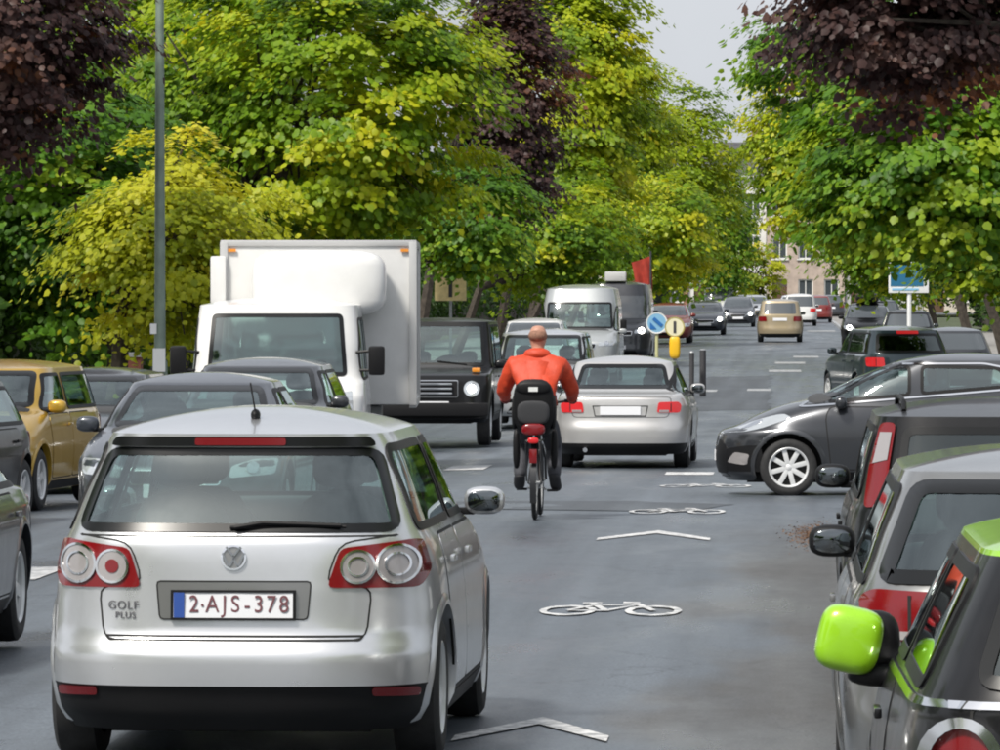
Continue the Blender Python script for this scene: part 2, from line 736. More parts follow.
CAR_DEFAULT = dict(
    L=4.2, W=1.76, zr=1.38, crown=0.09, z0=0.19, hood=0.74, cowl=0.98, cowly=1.05, wst=1.75, belt=0.95, tail='hatch', rt=0.45,
    tumble=0.72, R=0.315, fo=0.82, wb=2.58, arch=0.055, p=3.4, qf=8.0, qr=11.0, deck=0.0, style='alloy5', bump=0.02,
    belt_r=None, bp=-0.15, rwin=None, lamps=None, heads=None, archmat=None, hoodf=0.16)


def car(name, label, cat, X, Y, rz, paintmat, detail=1, group=None, glass=None, lit=False, roofmat=None, rimmat=None, show=('rear', 'front', 'left', 'right'), extra=None, rear_glass=None, mirrormat=None, lamps_lit=False, tail_lower=True, z=None, **kw):
    C = dict(CAR_DEFAULT)
    C.update(kw)
    Lh = C['L'] / 2
    Wh = C['W'] / 2
    z0, zr, belt = C['z0'], C['zr'], C['belt']
    hood, cowl = C['hood'], C['cowl']
    yc, yw = Lh - C['cowly'], Lh - C['wst']
    hf = C['hoodf']
    F = [(z0, Lh - 0.13), (z0 + 0.09, Lh - 0.03), (0.42, Lh), (0.56, Lh - 0.015), (hood - 0.06, Lh - 0.05), (hood, Lh - hf),
         (hood + 0.45 * (cowl - hood), Lh - hf - 0.32 * (C['cowly'] - hf)), (hood + 0.8 * (cowl - hood), Lh - hf - 0.68 * (C['cowly'] - hf)),
         (cowl, yc), (cowl + 0.5 * (zr - cowl), yc + 0.46 * (yw - yc)), (zr, yw)]
    if 'rear' in C:
        Rr = [(a, -Lh + b) for a, b in C['rear']]
    elif C['tail'] == 'sedan':
        dk = C['deckz']
        Rr = [(z0, -Lh + 0.12), (z0 + 0.12, -Lh + 0.02), (0.5, -Lh), (0.64, -Lh + 0.035), (dk - 0.05, -Lh + 0.06), (dk, -Lh + 0.12), (dk + 0.035, -Lh + C['deck']),
              (dk + 0.06, -Lh + C['deck'] + 0.10), (dk + 0.5 * (zr - dk), -Lh + 0.5 * (C['deck'] + 0.1 + C['rt'])), (zr, -Lh + C['rt'])]
    else:
        Rr = [(z0, -Lh + 0.10), (z0 + 0.12, -Lh + 0.015), (0.48, -Lh), (0.60, -Lh + 0.03), (0.75, -Lh + 0.045), (belt, -Lh + 0.075), (belt + 0.35 * (zr - belt), -Lh + 0.075 + 0.26 * C['rt']), (zr, -Lh + C['rt'])]
    if 'width' in C:
        Wd = [(a, Wh * b) for a, b in C['width']]
    else:
        tb = C['tumble']
        Wd = [(z0, Wh * 0.90), (z0 + 0.1, Wh * 0.965), (0.45, Wh * 0.99), (0.62, Wh), (0.80, Wh * 0.985), (belt - 0.03, Wh * 0.95), (belt + 0.03, Wh * 0.915),
              (belt + 0.5 * (zr - belt), Wh * (0.915 + tb) / 2 * 1.015), (zr, Wh * tb)]
    fine = 1.0 if detail >= 2 else 1.5 if detail == 1 else 2.6
    B = Body(F, Rr, Wd, zr, C['crown'], z0, C['p'], C['qf'], C['qr'], fine)
    root = empty(name, (X, Y, G(Y) if z is None else z), rz, label, cat, group)
    see = detail >= 1
    glass = glass or (M_GLASS if see else M_GLASSO)
    if not see:
        glass = M_GLASSO
    rear_glass = rear_glass or glass
    mm = mirrormat or paintmat
    ya = (Lh - C['fo'], Lh - C['fo'] - C['wb'])
    Ra = C['R'] + C['arch']
    # ---- openings: windscreen, rear window, side windows
    zt = zr - 0.02
    ws = C.get('wsp') or [(-0.86 * B.prm(cowl + 0.03)[2], cowl + 0.03), (0.86 * B.prm(cowl + 0.03)[2], cowl + 0.03), (0.88 * B.prm(zt)[2], zt), (-0.88 * B.prm(zt)[2], zt)]
    if C['rwin'] is not None:
        rw = C['rwin']
    elif C['tail'] == 'sedan':
        zb = C['deckz'] + 0.075
        rw = [(-0.80 * B.prm(zb)[2], zb), (0.80 * B.prm(zb)[2], zb), (0.84 * B.prm(zt)[2], zt), (-0.84 * B.prm(zt)[2], zt)]
    else:
        zb = belt + 0.05
        rw = [(-0.84 * B.prm(zb)[2], zb), (0.84 * B.prm(zb)[2], zb), (0.86 * B.prm(zt - 0.04)[2], zt - 0.04), (-0.86 * B.prm(zt - 0.04)[2], zt - 0.04)]
    bf = belt + 0.03
    br = (C['belt_r'] or belt) + 0.03
    zs = zr - 0.045
    bp = C['bp']
    if C.get('sidewin') is not None:
        swin = C['sidewin']
    else:
        fyb, fyt = float(B.prm(bf)[0]), float(B.prm(zs)[0])
        ryb, ryt = float(B.prm(br)[1]), float(B.prm(zs)[1])
        tb_ = (bp - (ryb + 0.3)) / ((fyb - 0.3) - (ryb + 0.3)) if True else 0.5
        zbp = br + (bf - br) * tb_
        swin = [[(bp + 0.045, zbp), (fyb - 0.30, bf), (fyt - 0.16, zs), (bp + 0.045, zs)],
                [(ryb + 0.34, br), (bp - 0.045, zbp), (bp - 0.045, zs), (ryt + 0.20, zs)]]
    wins = [('windscreen', 'front', ws, 0.05), ('rear_window', 'rear', rw, C.get('frit', 0.05))]
    for q in swin:
        wins.append(('side_window', 'right', q, 0.035))
        wins.append(('side_window', 'left', q, 0.035))
    wins = [(a, b, round_poly(ccw(c), 0.07, 4), d) for a, b, c, d in wins]
    # ---- shell with openings cut out
    ne, ns = (34, 110) if detail >= 2 else (26, 76) if detail == 1 else (16, 44)
    V, Fq, reg, cap = B.shell(ne, ns)
    cen = V[Fq].mean(axis=1)
    kill = np.zeros(len(Fq), bool)
    for a, side, poly, wd in wins:
        if not see:
            continue
        pin = inset(poly, wd * 0.55)
        if side == 'front':
            kill |= (cen[:, 1] > B.prm(cen[:, 2])[0] - 0.45) & (reg != 0) & inside(pin, cen[:, 0], cen[:, 2]) & ((reg == 2) | (np.abs(cen[:, 0]) < 0.99 * B.prm(cen[:, 2])[2]))
        elif side == 'rear':
            kill |= (cen[:, 1] < B.prm(cen[:, 2])[1] + 0.45) & (reg != 2) & inside(pin, cen[:, 0], cen[:, 2])
        else:
            sg = 1 if side == 'right' else -1
            kill |= (cen[:, 0] * sg > 0.2) & ((reg == 1) | (reg == 3)) & inside(pin, cen[:, 1], cen[:, 2])
    axl = ya[:1] if C.get('single') else ya
    for y in axl:
        kill |= (np.abs(cen[:, 0]) > Wh * 0.6) & (np.hypot(cen[:, 1] - y, cen[:, 2] - C['R']) < Ra + 0.012)
    lz = C.get('low_z', z0 + 0.14)
    yr_ = ya[1] - Ra
    low = (cen[:, 2] < lz) & ((cen[:, 1] < yr_) | bool(C.get('low_all'))) & (not C.get('single'))
    if low.any():
        link('lower_bumper', mesh(V, [tuple(f) for f in Fq[~kill & low]]), M_BLK, root, angle=32)
    kill |= low
    keep = Fq[~kill]
    zc = cen[~kill][:, 2]
    me = mesh(V, [tuple(f) for f in keep] + cap)
    body = link('body', me, paintmat, root, angle=32)
    if roofmat is not None:
        me.materials.append(roofmat)
        mi = np.zeros(len(me.polygons), np.int32)
        mi[:len(keep)] = (zc > zr - 0.012)
        mi[len(keep):] = 1
        me.polygons.foreach_set('material_index', mi)
    if see:
        # inner lining
        nrm = np.zeros(len(V) * 3)
        me.vertices.foreach_get('normal', nrm)
        nrm = nrm.reshape(-1, 3)
        V2 = V - nrm * 0.03
        V2 = np.where(np.abs(V2[:, [2]]) > 0, V2, V2)
        lk = keep[zc > 0.55]
        lin = link('interior_lining', mesh(V2, [tuple(f[::-1]) for f in lk] + [tuple(c[::-1]) for c in cap]), M_LINER, root, angle=None)
        boxes('cabin_floor', [((0, (yc + float(B.prm(0.6)[1])) / 2 - 0.1, 0.40), (Wh * 1.5, (yc - float(B.prm(0.6)[1])) * 0.76, 0.05))], M_LINERD, root)
        blobs('dashboard', [((0, yc - 0.22, cowl - 0.10), (Wh * 0.82, 0.26, 0.16), dict(e=4.0))], M_LINERD, root)
        sx = 0.19 * C['W'] + 0.03
        seat_parts(root, yc - 0.95, (-sx, sx), z=min(0.52, zr - 0.93))
        seat_parts(root, yc - (1.75 if C['tail'] != 'sedan' else 1.62), (-sx, sx), z=min(0.55, zr - (0.93 if C['tail'] != 'sedan' else 1.02)))
        tubes('steering_wheel', [([( -sx + 0.18 * math.cos(a), yc - 0.52 - 0.06 * math.sin(a), cowl - 0.12 + 0.17 * math.sin(a)) for a in np.linspace(0, 2 * PI, 17)], 0.016)], M_BLK, root, 6)
        if C['tail'] != 'sedan':
            boxes('parcel_shelf', [((0, -Lh + 0.34 + 0.12, belt - 0.02), (Wh * 1.55, 0.42, 0.03))], M_LINERD, root)
    for a, side, poly, wd in wins:
        if side not in show:
            if not see:
                continue
        gm = rear_glass if a == 'rear_window' else glass
        if a == 'side_window' and C.get('side_glass') is not None:
            gm = C['side_glass']
        fr = patch(B, a, inset(poly, wd * 0.5) if see else poly, side, 0.004 if see else 0.006, gm, root, 0.08, skirt=not see)
        if see:
            ring(B, 'window_frame', poly, wd, side, 0.008, M_FRIT if a != 'side_window' else M_BLK, fr, 0.05)
    # ---- underbody, arches, wheels
    boxes('underbody', [((0, 0, z0 + 0.06), (C['W'] - 0.62, C['L'] - 0.7, 0.16)), ((0, (ya[0] + ya[1]) / 2, z0 + 0.09), (C['W'] - 0.16, max(0.2, C['wb'] - 2 * Ra - 0.04), 0.14)),
                        ((0, Lh - 0.38, z0 + 0.10), (C['W'] - 0.8, 0.3, 0.16)), ((0, -Lh + 0.40, z0 + 0.10), (C['W'] - 0.8, 0.3, 0.16))], M_BLK, root)
    am = C['archmat'] or paintmat
    for y in axl:
        for sg, side in ((1, 'right'), (-1, 'left')):
            N = 22
            a0 = math.asin(max(-0.9, min(0.9, (z0 + 0.02 - C['R']) / (Ra + 0.05))))
            an = np.linspace(a0, PI - a0, N)
            V_, F_ = [], []
            for ro, of in ((Ra + 0.05, 0.002), (Ra + 0.02, 0.012), (Ra, 0.010), (Ra - 0.004, -0.06)):
                for t in an:
                    yy, zz = y + ro * math.cos(t), max(z0, C['R'] + ro * math.sin(t))
                    V_.append((sg * (float(B.side(yy, zz)) + of), yy, zz))
            for k in range(3):
                for i in range(N - 1):
                    F_.append((k * N + i, k * N + i + 1, (k + 1) * N + i + 1, (k + 1) * N + i))
            link('wheel_arch', mesh(V_, F_), am, root, angle=60)
            V_, F_ = [], []
            for xx in (Wh - 0.045, Wh - 0.36):
                for t in an:
                    yy, zz = y + (Ra + 0.01) * math.cos(t), C['R'] + (Ra + 0.01) * math.sin(t)
                    V_.append((sg * min(xx, float(B.side(yy, max(z0, zz))) - 0.03), yy, zz))
            F_ = [(i, i + 1, N + i + 1, N + i) for i in range(N - 1)] + [tuple(range(N, 2 * N))]
            link('arch_liner', mesh(V_, F_), M_BLK, root)
            add_wheel(root, sg * (Wh - 0.125), y, C['R'], C['style'], rimmat or M_ALLOY, steer=C.get('steer', 0) if y > 0 else 0)
    # ---- sills, doors, handles
    if detail >= 1 and C.get('doors', 4):
        for sg, side in ((1, 'right'), (-1, 'left')):
            if side not in show:
                continue
            yB = bp
            fr = ya[0] - Ra - 0.10
            rr_ = ya[1] + Ra - 0.06
            zb_ = z0 + 0.13
            dpoly = [[(yB + 0.008, zb_), (fr, zb_), (fr + 0.06, belt - 0.12), (fr + 0.02, belt - 0.01), (yB + 0.008, belt - 0.01)]]
            if C.get('doors', 4) == 4:
                dpoly.append([(rr_ + 0.12, zb_), (yB - 0.008, zb_), (yB - 0.008, belt - 0.01), (rr_ - 0.10, belt - 0.01), (rr_ - 0.10, C['R'] + Ra * 0.9), (rr_ + 0.0, C['R'] + Ra * 0.5)])
            for dp in dpoly:
                dp = round_poly(ccw(dp), 0.05, 3)
                d = patch(B, 'door', dp, side, 0.004, paintmat, root, 0.09)
                ring(B, 'door_gap', inset(dp, -0.012), 0.014, side, 0.0015, M_SEAM, d, 0.06)
                ymin = min(q[0] for q in dp)
                yh = ymin + 0.16
                zh = belt - 0.12
                boxes('door_handle', [((sg * (float(B.side(yh, zh)) + 0.028), yh, zh), (0.022, 0.17, 0.03))], C.get('handlemat') or paintmat, d, 0.006)
            patch(B, 'sill_trim', [(ya[1] + Ra + 0.06, z0 + 0.005), (ya[0] - Ra - 0.06, z0 + 0.005), (ya[0] - Ra - 0.06, z0 + 0.10), (ya[1] + Ra + 0.06, z0 + 0.10)], side, 0.006, M_BLK, root, 0.15)
    # ---- mirrors
    ym, zm = yc - 0.36 + C.get('mir_y', 0), belt + C.get('mir_z', 0.06)
    xm = float(B.side(ym, belt + 0.02))
    if C.get('folded'):
        for sg in (1, -1):
            mo = blobs('mirror', [((sg * (xm + 0.185), ym - 0.03, zm + 0.045), (0.098, 0.080, 0.100), dict(e=3.5, n=26, m=18, rot=Matrix.Rotation(-sg * 0.22, 3, 'Y')))], mm, root)
            blobs('mirror_shell', [((sg * (xm + 0.115), ym + 0.045, zm + 0.03), (0.085, 0.07, 0.098), dict(e=2.8, n=18, m=12))], M_BLK, mo)
            blobs('mirror_foot', [((sg * (xm + 0.07), ym, zm - 0.065), (0.12, 0.055, 0.035), dict(e=2.6))], M_BLK, mo)
    elif not C.get('single'):
        for sg in (1, -1):
            mo = blobs('mirror', [((sg * (xm + 0.115), ym, zm + 0.015), (0.098, 0.062, 0.068), dict(e=2.8, n=18, m=12))], mm, root)
            boxes('mirror_arm', [((sg * (xm + 0.02), ym, zm - 0.035), (0.10, 0.05, 0.035))], M_BLK, mo, 0.008)
            V_, F_ = blob((sg * (xm + 0.115), ym - 0.054, zm + 0.015), (0.078, 0.012, 0.050), e=3)
            link('mirror_glass', mesh(V_, F_), M_MIRROR, mo)
    # ---- front end
    if 'front' in show:
        hl = C['heads'] or [(Wh * 0.50, hood - 0.16), (Wh * 0.90, hood - 0.13), (Wh * 0.92, hood + 0.00), (Wh * 0.72, hood - 0.005), (Wh * 0.52, hood - 0.06)]
        for q in (hl, mirror(hl)):
            ho = patch(B, 'headlight', round_poly(ccw(q), 0.03, 3), 'front', 0.008, M_HEAD, root, 0.08)
            cx = sum(p_[0] for p_ in q) / len(q)
            cz = sum(p_[1] for p_ in q) / len(q)
            patch(B, 'bulb', circle(cx, cz, (0.09 if detail == 0 else 0.062) if lit else 0.05, 12), 'front', 0.016, M_HEADON if lit else M_CHROME, ho, 0.2)
        gz = hood - 0.12
        g = C.get('grille') or [(-Wh * 0.42, gz - 0.10), (Wh * 0.42, gz - 0.10), (Wh * 0.45, gz + 0.03), (-Wh * 0.45, gz + 0.03)]
        gp = patch(B, 'grille', round_poly(ccw(g), 0.03, 3), 'front', 0.006, M_BLK, root, 0.1)
        ring(B, 'grille_surround', round_poly(ccw(g), 0.03, 3), 0.012, 'front', 0.012, M_CHROME, gp, 0.08)
        patch(B, 'lower_grille', round_poly([(-Wh * 0.62, z0 + 0.04), (Wh * 0.62, z0 + 0.04), (Wh * 0.52, z0 + 0.17), (-Wh * 0.52, z0 + 0.17)], 0.03, 3), 'front', 0.006, M_BLK, root, 0.1)
        patch(B, 'front_plate', [(-0.26, z0 + 0.21), (0.26, z0 + 0.21), (0.26, z0 + 0.32), (-0.26, z0 + 0.32)], 'front', 0.02, M_PLATE, root, 0.3)
    # ---- rear end
    if 'rear' in show:
        zl = belt - 0.02
        tl = C['lamps'] or [(Wh * 0.58, zl - 0.20), (Wh * 0.92, zl - 0.20), (Wh * 0.93, zl - 0.02), (Wh * 0.60, zl - 0.02)]
        for q in (tl, mirror(tl)):
            lo = patch(B, 'tail_light', round_poly(ccw(q), 0.03, 3), 'rear', 0.012, M_REDON if lamps_lit else M_RED, root, 0.06)
            if detail >= 1 and not C.get('round_lamp'):
                xa = sum(p_[0] for p_ in q) / len(q)
                za, zb2 = min(p_[1] for p_ in q) + 0.012, max(p_[1] for p_ in q) - 0.02
                if zb2 - za < 0.3:
                    patch(B, 'lamp_divider', [(xa - 0.006, za), (xa + 0.006, za), (xa + 0.006, zb2), (xa - 0.006, zb2)], 'rear', 0.0135, M_SEAM, lo, 0.1)
            if C.get('lampwhite'):
                sgn = 1 if q is tl else -1
                patch(B, 'reversing_lens', [(sgn * x_, z_) for x_, z_ in C['lampwhite']], 'rear', 0.017, M_CLEAR, lo, 0.1)
        pz = C.get('platez', 0.72)
        patch(B, 'rear_plate', [(-0.26, pz - 0.055), (0.26, pz - 0.055), (0.26, pz + 0.055), (-0.26, pz + 0.055)], 'rear', 0.02, M_PLATE, root, 0.3)
        if detail >= 1:
            tg = C.get('tailgate') or [(-Wh * 0.72, 0.60), (Wh * 0.72, 0.60), (Wh * 0.78, belt + 0.02), (-Wh * 0.78, belt + 0.02)]
            ring(B, 'tailgate_gap', round_poly(ccw(tg), 0.06, 3), 0.007, 'rear', 0.002, M_SEAM, root, 0.06)
    if extra:
        extra(B, root, C)
    return root, B


def text_mesh(txt, size, depth=0.002, spacing=1.0):
    cu = bpy.data.curves.new('t', 'FONT')
    cu.body = txt
    cu.size = size
    cu.align_x = 'CENTER'
    cu.align_y = 'CENTER'
    cu.extrude = depth
    cu.space_character = spacing
    o = bpy.data.objects.new('t', cu)
    COL.objects.link(o)
    dg = bpy.context.evaluated_depsgraph_get()
    me = bpy.data.meshes.new_from_object(o.evaluated_get(dg))
    bpy.data.objects.remove(o)
    bpy.data.curves.remove(cu)
    return me


# ------------------------------------------------------------------ the street
KL, KR = -9.25, 2.35      # kerb lines


def G2(x, y):
    """street surface with the cross fall of the left half"""
    return G(y) - 0.02 * min(6.1, max(0.0, -3.2 - x))


def ysteps(y0, y1):
    ys = [y0]
    while ys[-1] < y1 - 1e-6:
        st = 4.0 if ys[-1] < 240 else 20.0 if ys[-1] < 600 else 400.0
        ys.append(min(y1, ys[-1] + st))
    return ys


def strip(name, xs, y0, y1, dz, material, kind='structure', thick=0.0, parent=None):
    """a band along the street following its height; thick adds side faces going down"""
    ys = ysteps(y0, y1)
    V, Fc = [], []
    nx = len(xs)
    for y in ys:
        if thick:
            V.append((xs[0], y, G2(xs[0], y) + dz - thick))
        for x in xs:
            V.append((x, y, G2(x, y) + dz))
        if thick:
            V.append((xs[-1], y, G2(xs[-1], y) + dz - thick))
    n = nx + (2 if thick else 0)
    for i in range(len(ys) - 1):
        for k in range(n - 1):
            Fc.append((i * n + k, i * n + k + 1, (i + 1) * n + k + 1, (i + 1) * n + k))
    if thick:
        Fc.append(tuple(range(n))[::-1])
        Fc.append(tuple((len(ys) - 1) * n + k for k in range(n)))
    o = link(name, mesh(V, Fc), material, parent, smooth=True, angle=30)
    if kind:
        o['kind'] = kind
    return o


def asphalt_mat(name, c1, c2, wet=0.5, stain=None):
    m = bpy.data.materials.new(name)
    n, b, l = nodes(m)
    t = n.nodes.new('ShaderNodeTexCoord')
    mp = n.nodes.new('ShaderNodeMapping')
    mp.inputs['Scale'].default_value = (1.0, 0.28, 1.0)
    l(t.outputs['Object'], mp.inputs[0])
    q = n.nodes.new('ShaderNodeTexNoise')
    q.inputs['Scale'].default_value = 0.8
    q.inputs['Detail'].default_value = 7
    q.inputs['Roughness'].default_value = 0.62
    l(mp.outputs[0], q.inputs['Vector'])
    r = n.nodes.new('ShaderNodeValToRGB')
    r.color_ramp.elements[0].position = 0.32
    r.color_ramp.elements[1].position = 0.70
    r.color_ramp.elements[0].color = (*c1, 1)
    r.color_ramp.elements[1].color = (*c2, 1)
    l(q.outputs['Fac'], r.inputs[0])
    f = n.nodes.new('ShaderNodeTexNoise')
    f.inputs['Scale'].default_value = 55
    f.inputs['Detail'].default_value = 3
    l(t.outputs['Object'], f.inputs['Vector'])
    fr = n.nodes.new('ShaderNodeMapRange')
    fr.inputs[1].default_value = 0.3
    fr.inputs[2].default_value = 0.7
    fr.inputs[3].default_value = 0.6
    fr.inputs[4].default_value = 1.4
    l(f.outputs['Fac'], fr.inputs[0])
    # fine cracks
    vo = n.nodes.new('ShaderNodeTexVoronoi')
    vo.feature = 'DISTANCE_TO_EDGE'
    vo.inputs['Scale'].default_value = 0.5
    wv = n.nodes.new('ShaderNodeVectorMath')
    wv.operation = 'ADD'
    q2 = n.nodes.new('ShaderNodeTexNoise')
    q2.inputs['Scale'].default_value = 1.5
    q2.inputs['Detail'].default_value = 5
    l(t.outputs['Object'], q2.inputs['Vector'])
    l(t.outputs['Object'], wv.inputs[0])
    l(q2.outputs['Color'], wv.inputs[1])
    l(wv.outputs[0], vo.inputs['Vector'])
    ck = n.nodes.new('ShaderNodeMapRange')
    ck.inputs[1].default_value = 0.0
    ck.inputs[2].default_value = 0.012
    ck.inputs[3].default_value = 0.7
    ck.inputs[4].default_value = 1.0
    l(vo.outputs['Distance'], ck.inputs[0])
    mu = n.nodes.new('ShaderNodeMath')
    mu.operation = 'MULTIPLY'
    mp2 = n.nodes.new('ShaderNodeMapping')
    mp2.inputs['Scale'].default_value = (2.2, 0.045, 1.0)
    l(t.outputs['Object'], mp2.inputs[0])
    q4 = n.nodes.new('ShaderNodeTexNoise')
    q4.inputs['Scale'].default_value = 1.3
    q4.inputs['Detail'].default_value = 5
    l(mp2.outputs[0], q4.inputs['Vector'])
    s4 = n.nodes.new('ShaderNodeMapRange')
    s4.inputs[1].default_value = 0.3
    s4.inputs[2].default_value = 0.7
    s4.inputs[3].default_value = 0.72
    s4.inputs[4].default_value = 1.22
    l(q4.outputs['Fac'], s4.inputs[0])
    m4 = n.nodes.new('ShaderNodeMath')
    m4.operation = 'MULTIPLY'
    l(fr.outputs[0], m4.inputs[0])
    l(s4.outputs[0], m4.inputs[1])
    l(m4.outputs[0], mu.inputs[0])
    l(ck.outputs[0], mu.inputs[1])
    mc = n.nodes.new('ShaderNodeMix')
    mc.data_type = 'RGBA'
    mc.blend_type = 'MULTIPLY'
    mc.inputs[0].default_value = 1.0
    base = r.outputs[0]
    if stain:
        # older, browner surfacing in the right-hand lane, with a ragged border
        sp = n.nodes.new('ShaderNodeSeparateXYZ')
        l(t.outputs['Object'], sp.inputs[0])
        q3 = n.nodes.new('ShaderNodeTexNoise')
        q3.inputs['Scale'].default_value = 0.9
        q3.inputs['Detail'].default_value = 8
        l(mp.outputs[0], q3.inputs['Vector'])
        ad = n.nodes.new('ShaderNodeMath')
        ad.operation = 'MULTIPLY_ADD'
        ad.inputs[1].default_value = 3.2
        l(q3.outputs['Fac'], ad.inputs[0])
        l(sp.outputs['X'], ad.inputs[2])
        ms = n.nodes.new('ShaderNodeMapRange')
        ms.inputs[1].default_value = 0.75
        ms.inputs[2].default_value = 1.45
        l(ad.outputs[0], ms.inputs[0])
        my = n.nodes.new('ShaderNodeMapRange')
        my.inputs[1].default_value = 44
        my.inputs[2].default_value = 52
        my.inputs[3].default_value = 1
        my.inputs[4].default_value = 0
        l(sp.outputs['Y'], my.inputs[0])
        mm_ = n.nodes.new('ShaderNodeMath')
        mm_.operation = 'MULTIPLY'
        l(ms.outputs[0], mm_.inputs[0])
        l(my.outputs[0], mm_.inputs[1])
        sx_ = n.nodes.new('ShaderNodeMix')
        sx_.data_type = 'RGBA'
        sx_.inputs[7].default_value = (*stain, 1)
        l(mm_.outputs[0], sx_.inputs[0])
        l(base, sx_.inputs[6])
        base = sx_.outputs[2]
    l(base, mc.inputs[6])
    l(mu.outputs[0], mc.inputs[7])
    l(mc.outputs[2], b.inputs['Base Color'])
    rr = n.nodes.new('ShaderNodeMapRange')
    rr.inputs[1].default_value = 0.35
    rr.inputs[2].default_value = 0.65
    rr.inputs[3].default_value = wet
    rr.inputs[4].default_value = 0.58
    l(q.outputs['Fac'], rr.inputs[0])
    l(rr.outputs[0], b.inputs['Roughness'])
    bp = n.nodes.new('ShaderNodeBump')
    bp.inputs['Strength'].default_value = 0.35
    bp.inputs['Distance'].default_value = 0.01
    l(f.outputs['Fac'], bp.inputs['Height'])
    l(bp.outputs[0], b.inputs['Normal'])
    return m


M_ASPH = asphalt_mat('asphalt', (0.054, 0.066, 0.081), (0.100, 0.117, 0.138), 0.24, (0.066, 0.064, 0.061))
M_ASPHD = asphalt_mat('asphalt_patch', (0.040, 0.047, 0.056), (0.074, 0.084, 0.096), 0.5)
M_PAVE = mat('paving', (0.24, 0.23, 0.22), 0.85, noise=0.3, nscale=3, bump=0.3)
M_KERB = mat('kerb_stone', (0.30, 0.31, 0.32), 0.75, noise=0.25, nscale=9)
M_EARTH = mat('earth_and_grass', (0.045, 0.060, 0.022), 0.95, noise=0.5, nscale=0.6)


def worn_paint(name, c, lo=0.42, hi=0.62, under=0.16):
    m = bpy.data.materials.new(name)
    n, b, l = nodes(m)
    t = n.nodes.new('ShaderNodeTexCoord')
    q = n.nodes.new('ShaderNodeTexNoise')
    q.inputs['Scale'].default_value = 9
    q.inputs['Detail'].default_value = 8
    q.inputs['Roughness'].default_value = 0.7
    l(t.outputs['Object'], q.inputs['Vector'])
    r = n.nodes.new('ShaderNodeValToRGB')
    r.color_ramp.elements[0].position = lo
    r.color_ramp.elements[1].position = hi
    r.color_ramp.elements[0].color = (under, under * 1.05, under * 1.1, 1)
    r.color_ramp.elements[1].color = (*c, 1)
    l(q.outputs['Fac'], r.inputs[0])
    l(r.outputs[0], b.inputs['Base Color'])
    b.inputs['Roughness'].default_value = 0.6
    return m


M_MARK = worn_paint('road_marking', (0.66, 0.66, 0.66), 0.34, 0.58)
M_MARKD = worn_paint('greyed_marking', (0.46, 0.47, 0.48), 0.38, 0.66)
M_BRIGHT = worn_paint('bright_road_strip', (0.20, 0.205, 0.21), 0.35, 0.75, 0.105)  # brightness of the road gap under the saloon, put into the colour

# ground sheet to the horizon
V, Fc = [], []
gx = [-1500, -300, -60, -14, 14, 60, 300, 1500]
gy = [-80] + ysteps(0, 600) + [1000, 2000, 3000]
for y in gy:
    for x in gx:
        V.append((x, y, G(y) - 0.22))
for i in range(len(gy) - 1):
    for k in range(len(gx) - 1):
        Fc.append((i * 8 + k, i * 8 + k + 1, (i + 1) * 8 + k + 1, (i + 1) * 8 + k))
tag(link('ground', mesh(V, Fc), M_EARTH), kind='structure')
strip('road', [KL, -7, -5, -3.2, 0, KR], -20, 425, 0.0, M_ASPH)
# side street on the right, lay-by beyond it
strip('side_street', [KR + 0.002, 8, 40], 52.5, 69.0, -0.002, M_ASPHD)
strip('parking_lane', [KR + 0.002, 5.0], 69.0, 240, -0.002, M_ASPH)
strip('cross_street', [-80, KL - 0.002], 404, 425, -0.004, M_ASPH)
strip('cross_street', [KR + 0.002, 90], 404, 425, -0.004, M_ASPH)
for (x0, x1, y0, y1) in ((KL - 4.2, KL - 0.16, -20, 404), (KR + 0.16, KR + 4.4, -20, 52.4), (5.16, 9.2, 69.1, 240), (KR + 0.16, KR + 4.4, 240.2, 404)):
    strip('pavement', [x0, x1], y0, y1, 0.115, M_PAVE, thick=0.3)
for (x0, y0, y1) in ((KL - 0.15, -20, 404), (KR, -20, 52.4), (5.005, 69.1, 240), (KR, 240.2, 404)):
    strip('kerb', [x0, x0 + 0.15], y0, y1, 0.125, M_KERB, thick=0.3)


def sheet(name, pts, dz, material, parent=None, kind='structure', cut=1.5):
    bm = bmesh.new()
    bm.faces.new([bm.verts.new((x, y, 0)) for x, y in ccw(pts)])
    ys = [p[1] for p in pts]
    k = int((max(ys) - min(ys)) / cut)
    for i in range(1, k + 1):
        bmesh.ops.bisect_plane(bm, geom=bm.verts[:] + bm.edges[:] + bm.faces[:], plane_co=(0, min(ys) + (max(ys) - min(ys)) * i / (k + 1), 0), plane_no=(0, 1, 0))
    for v in bm.verts:
        v.co.z = G2(v.co.x, v.co.y) + dz
    o = link(name, from_bm(bm), material, parent, smooth=False)
    if kind:
        o['kind'] = kind
    return o


def wob(pts, a=0.12, step=0.6):
    return [(x + random.uniform(-a, a), y + random.uniform(-a, a) * 3) for x, y in resample(pts, step)]


sheet('asphalt_patch', wob([(-3.6, 55), (-0.9, 54), (-0.6, 56.5), (-1.6, 57.5), (-3.5, 57.5)], 0.05), 0.004, M_ASPHD)
sheet('asphalt_patch', wob([(-3.1, 110), (-0.4, 112), (-0.5, 150), (-2.2, 148)], 0.08), 0.004, M_ASPHD)


def mark(pts, dz=0.008, m=None, name='road_marking'):
    return sheet(name, pts, dz, m or M_MARK, cut=2.5)


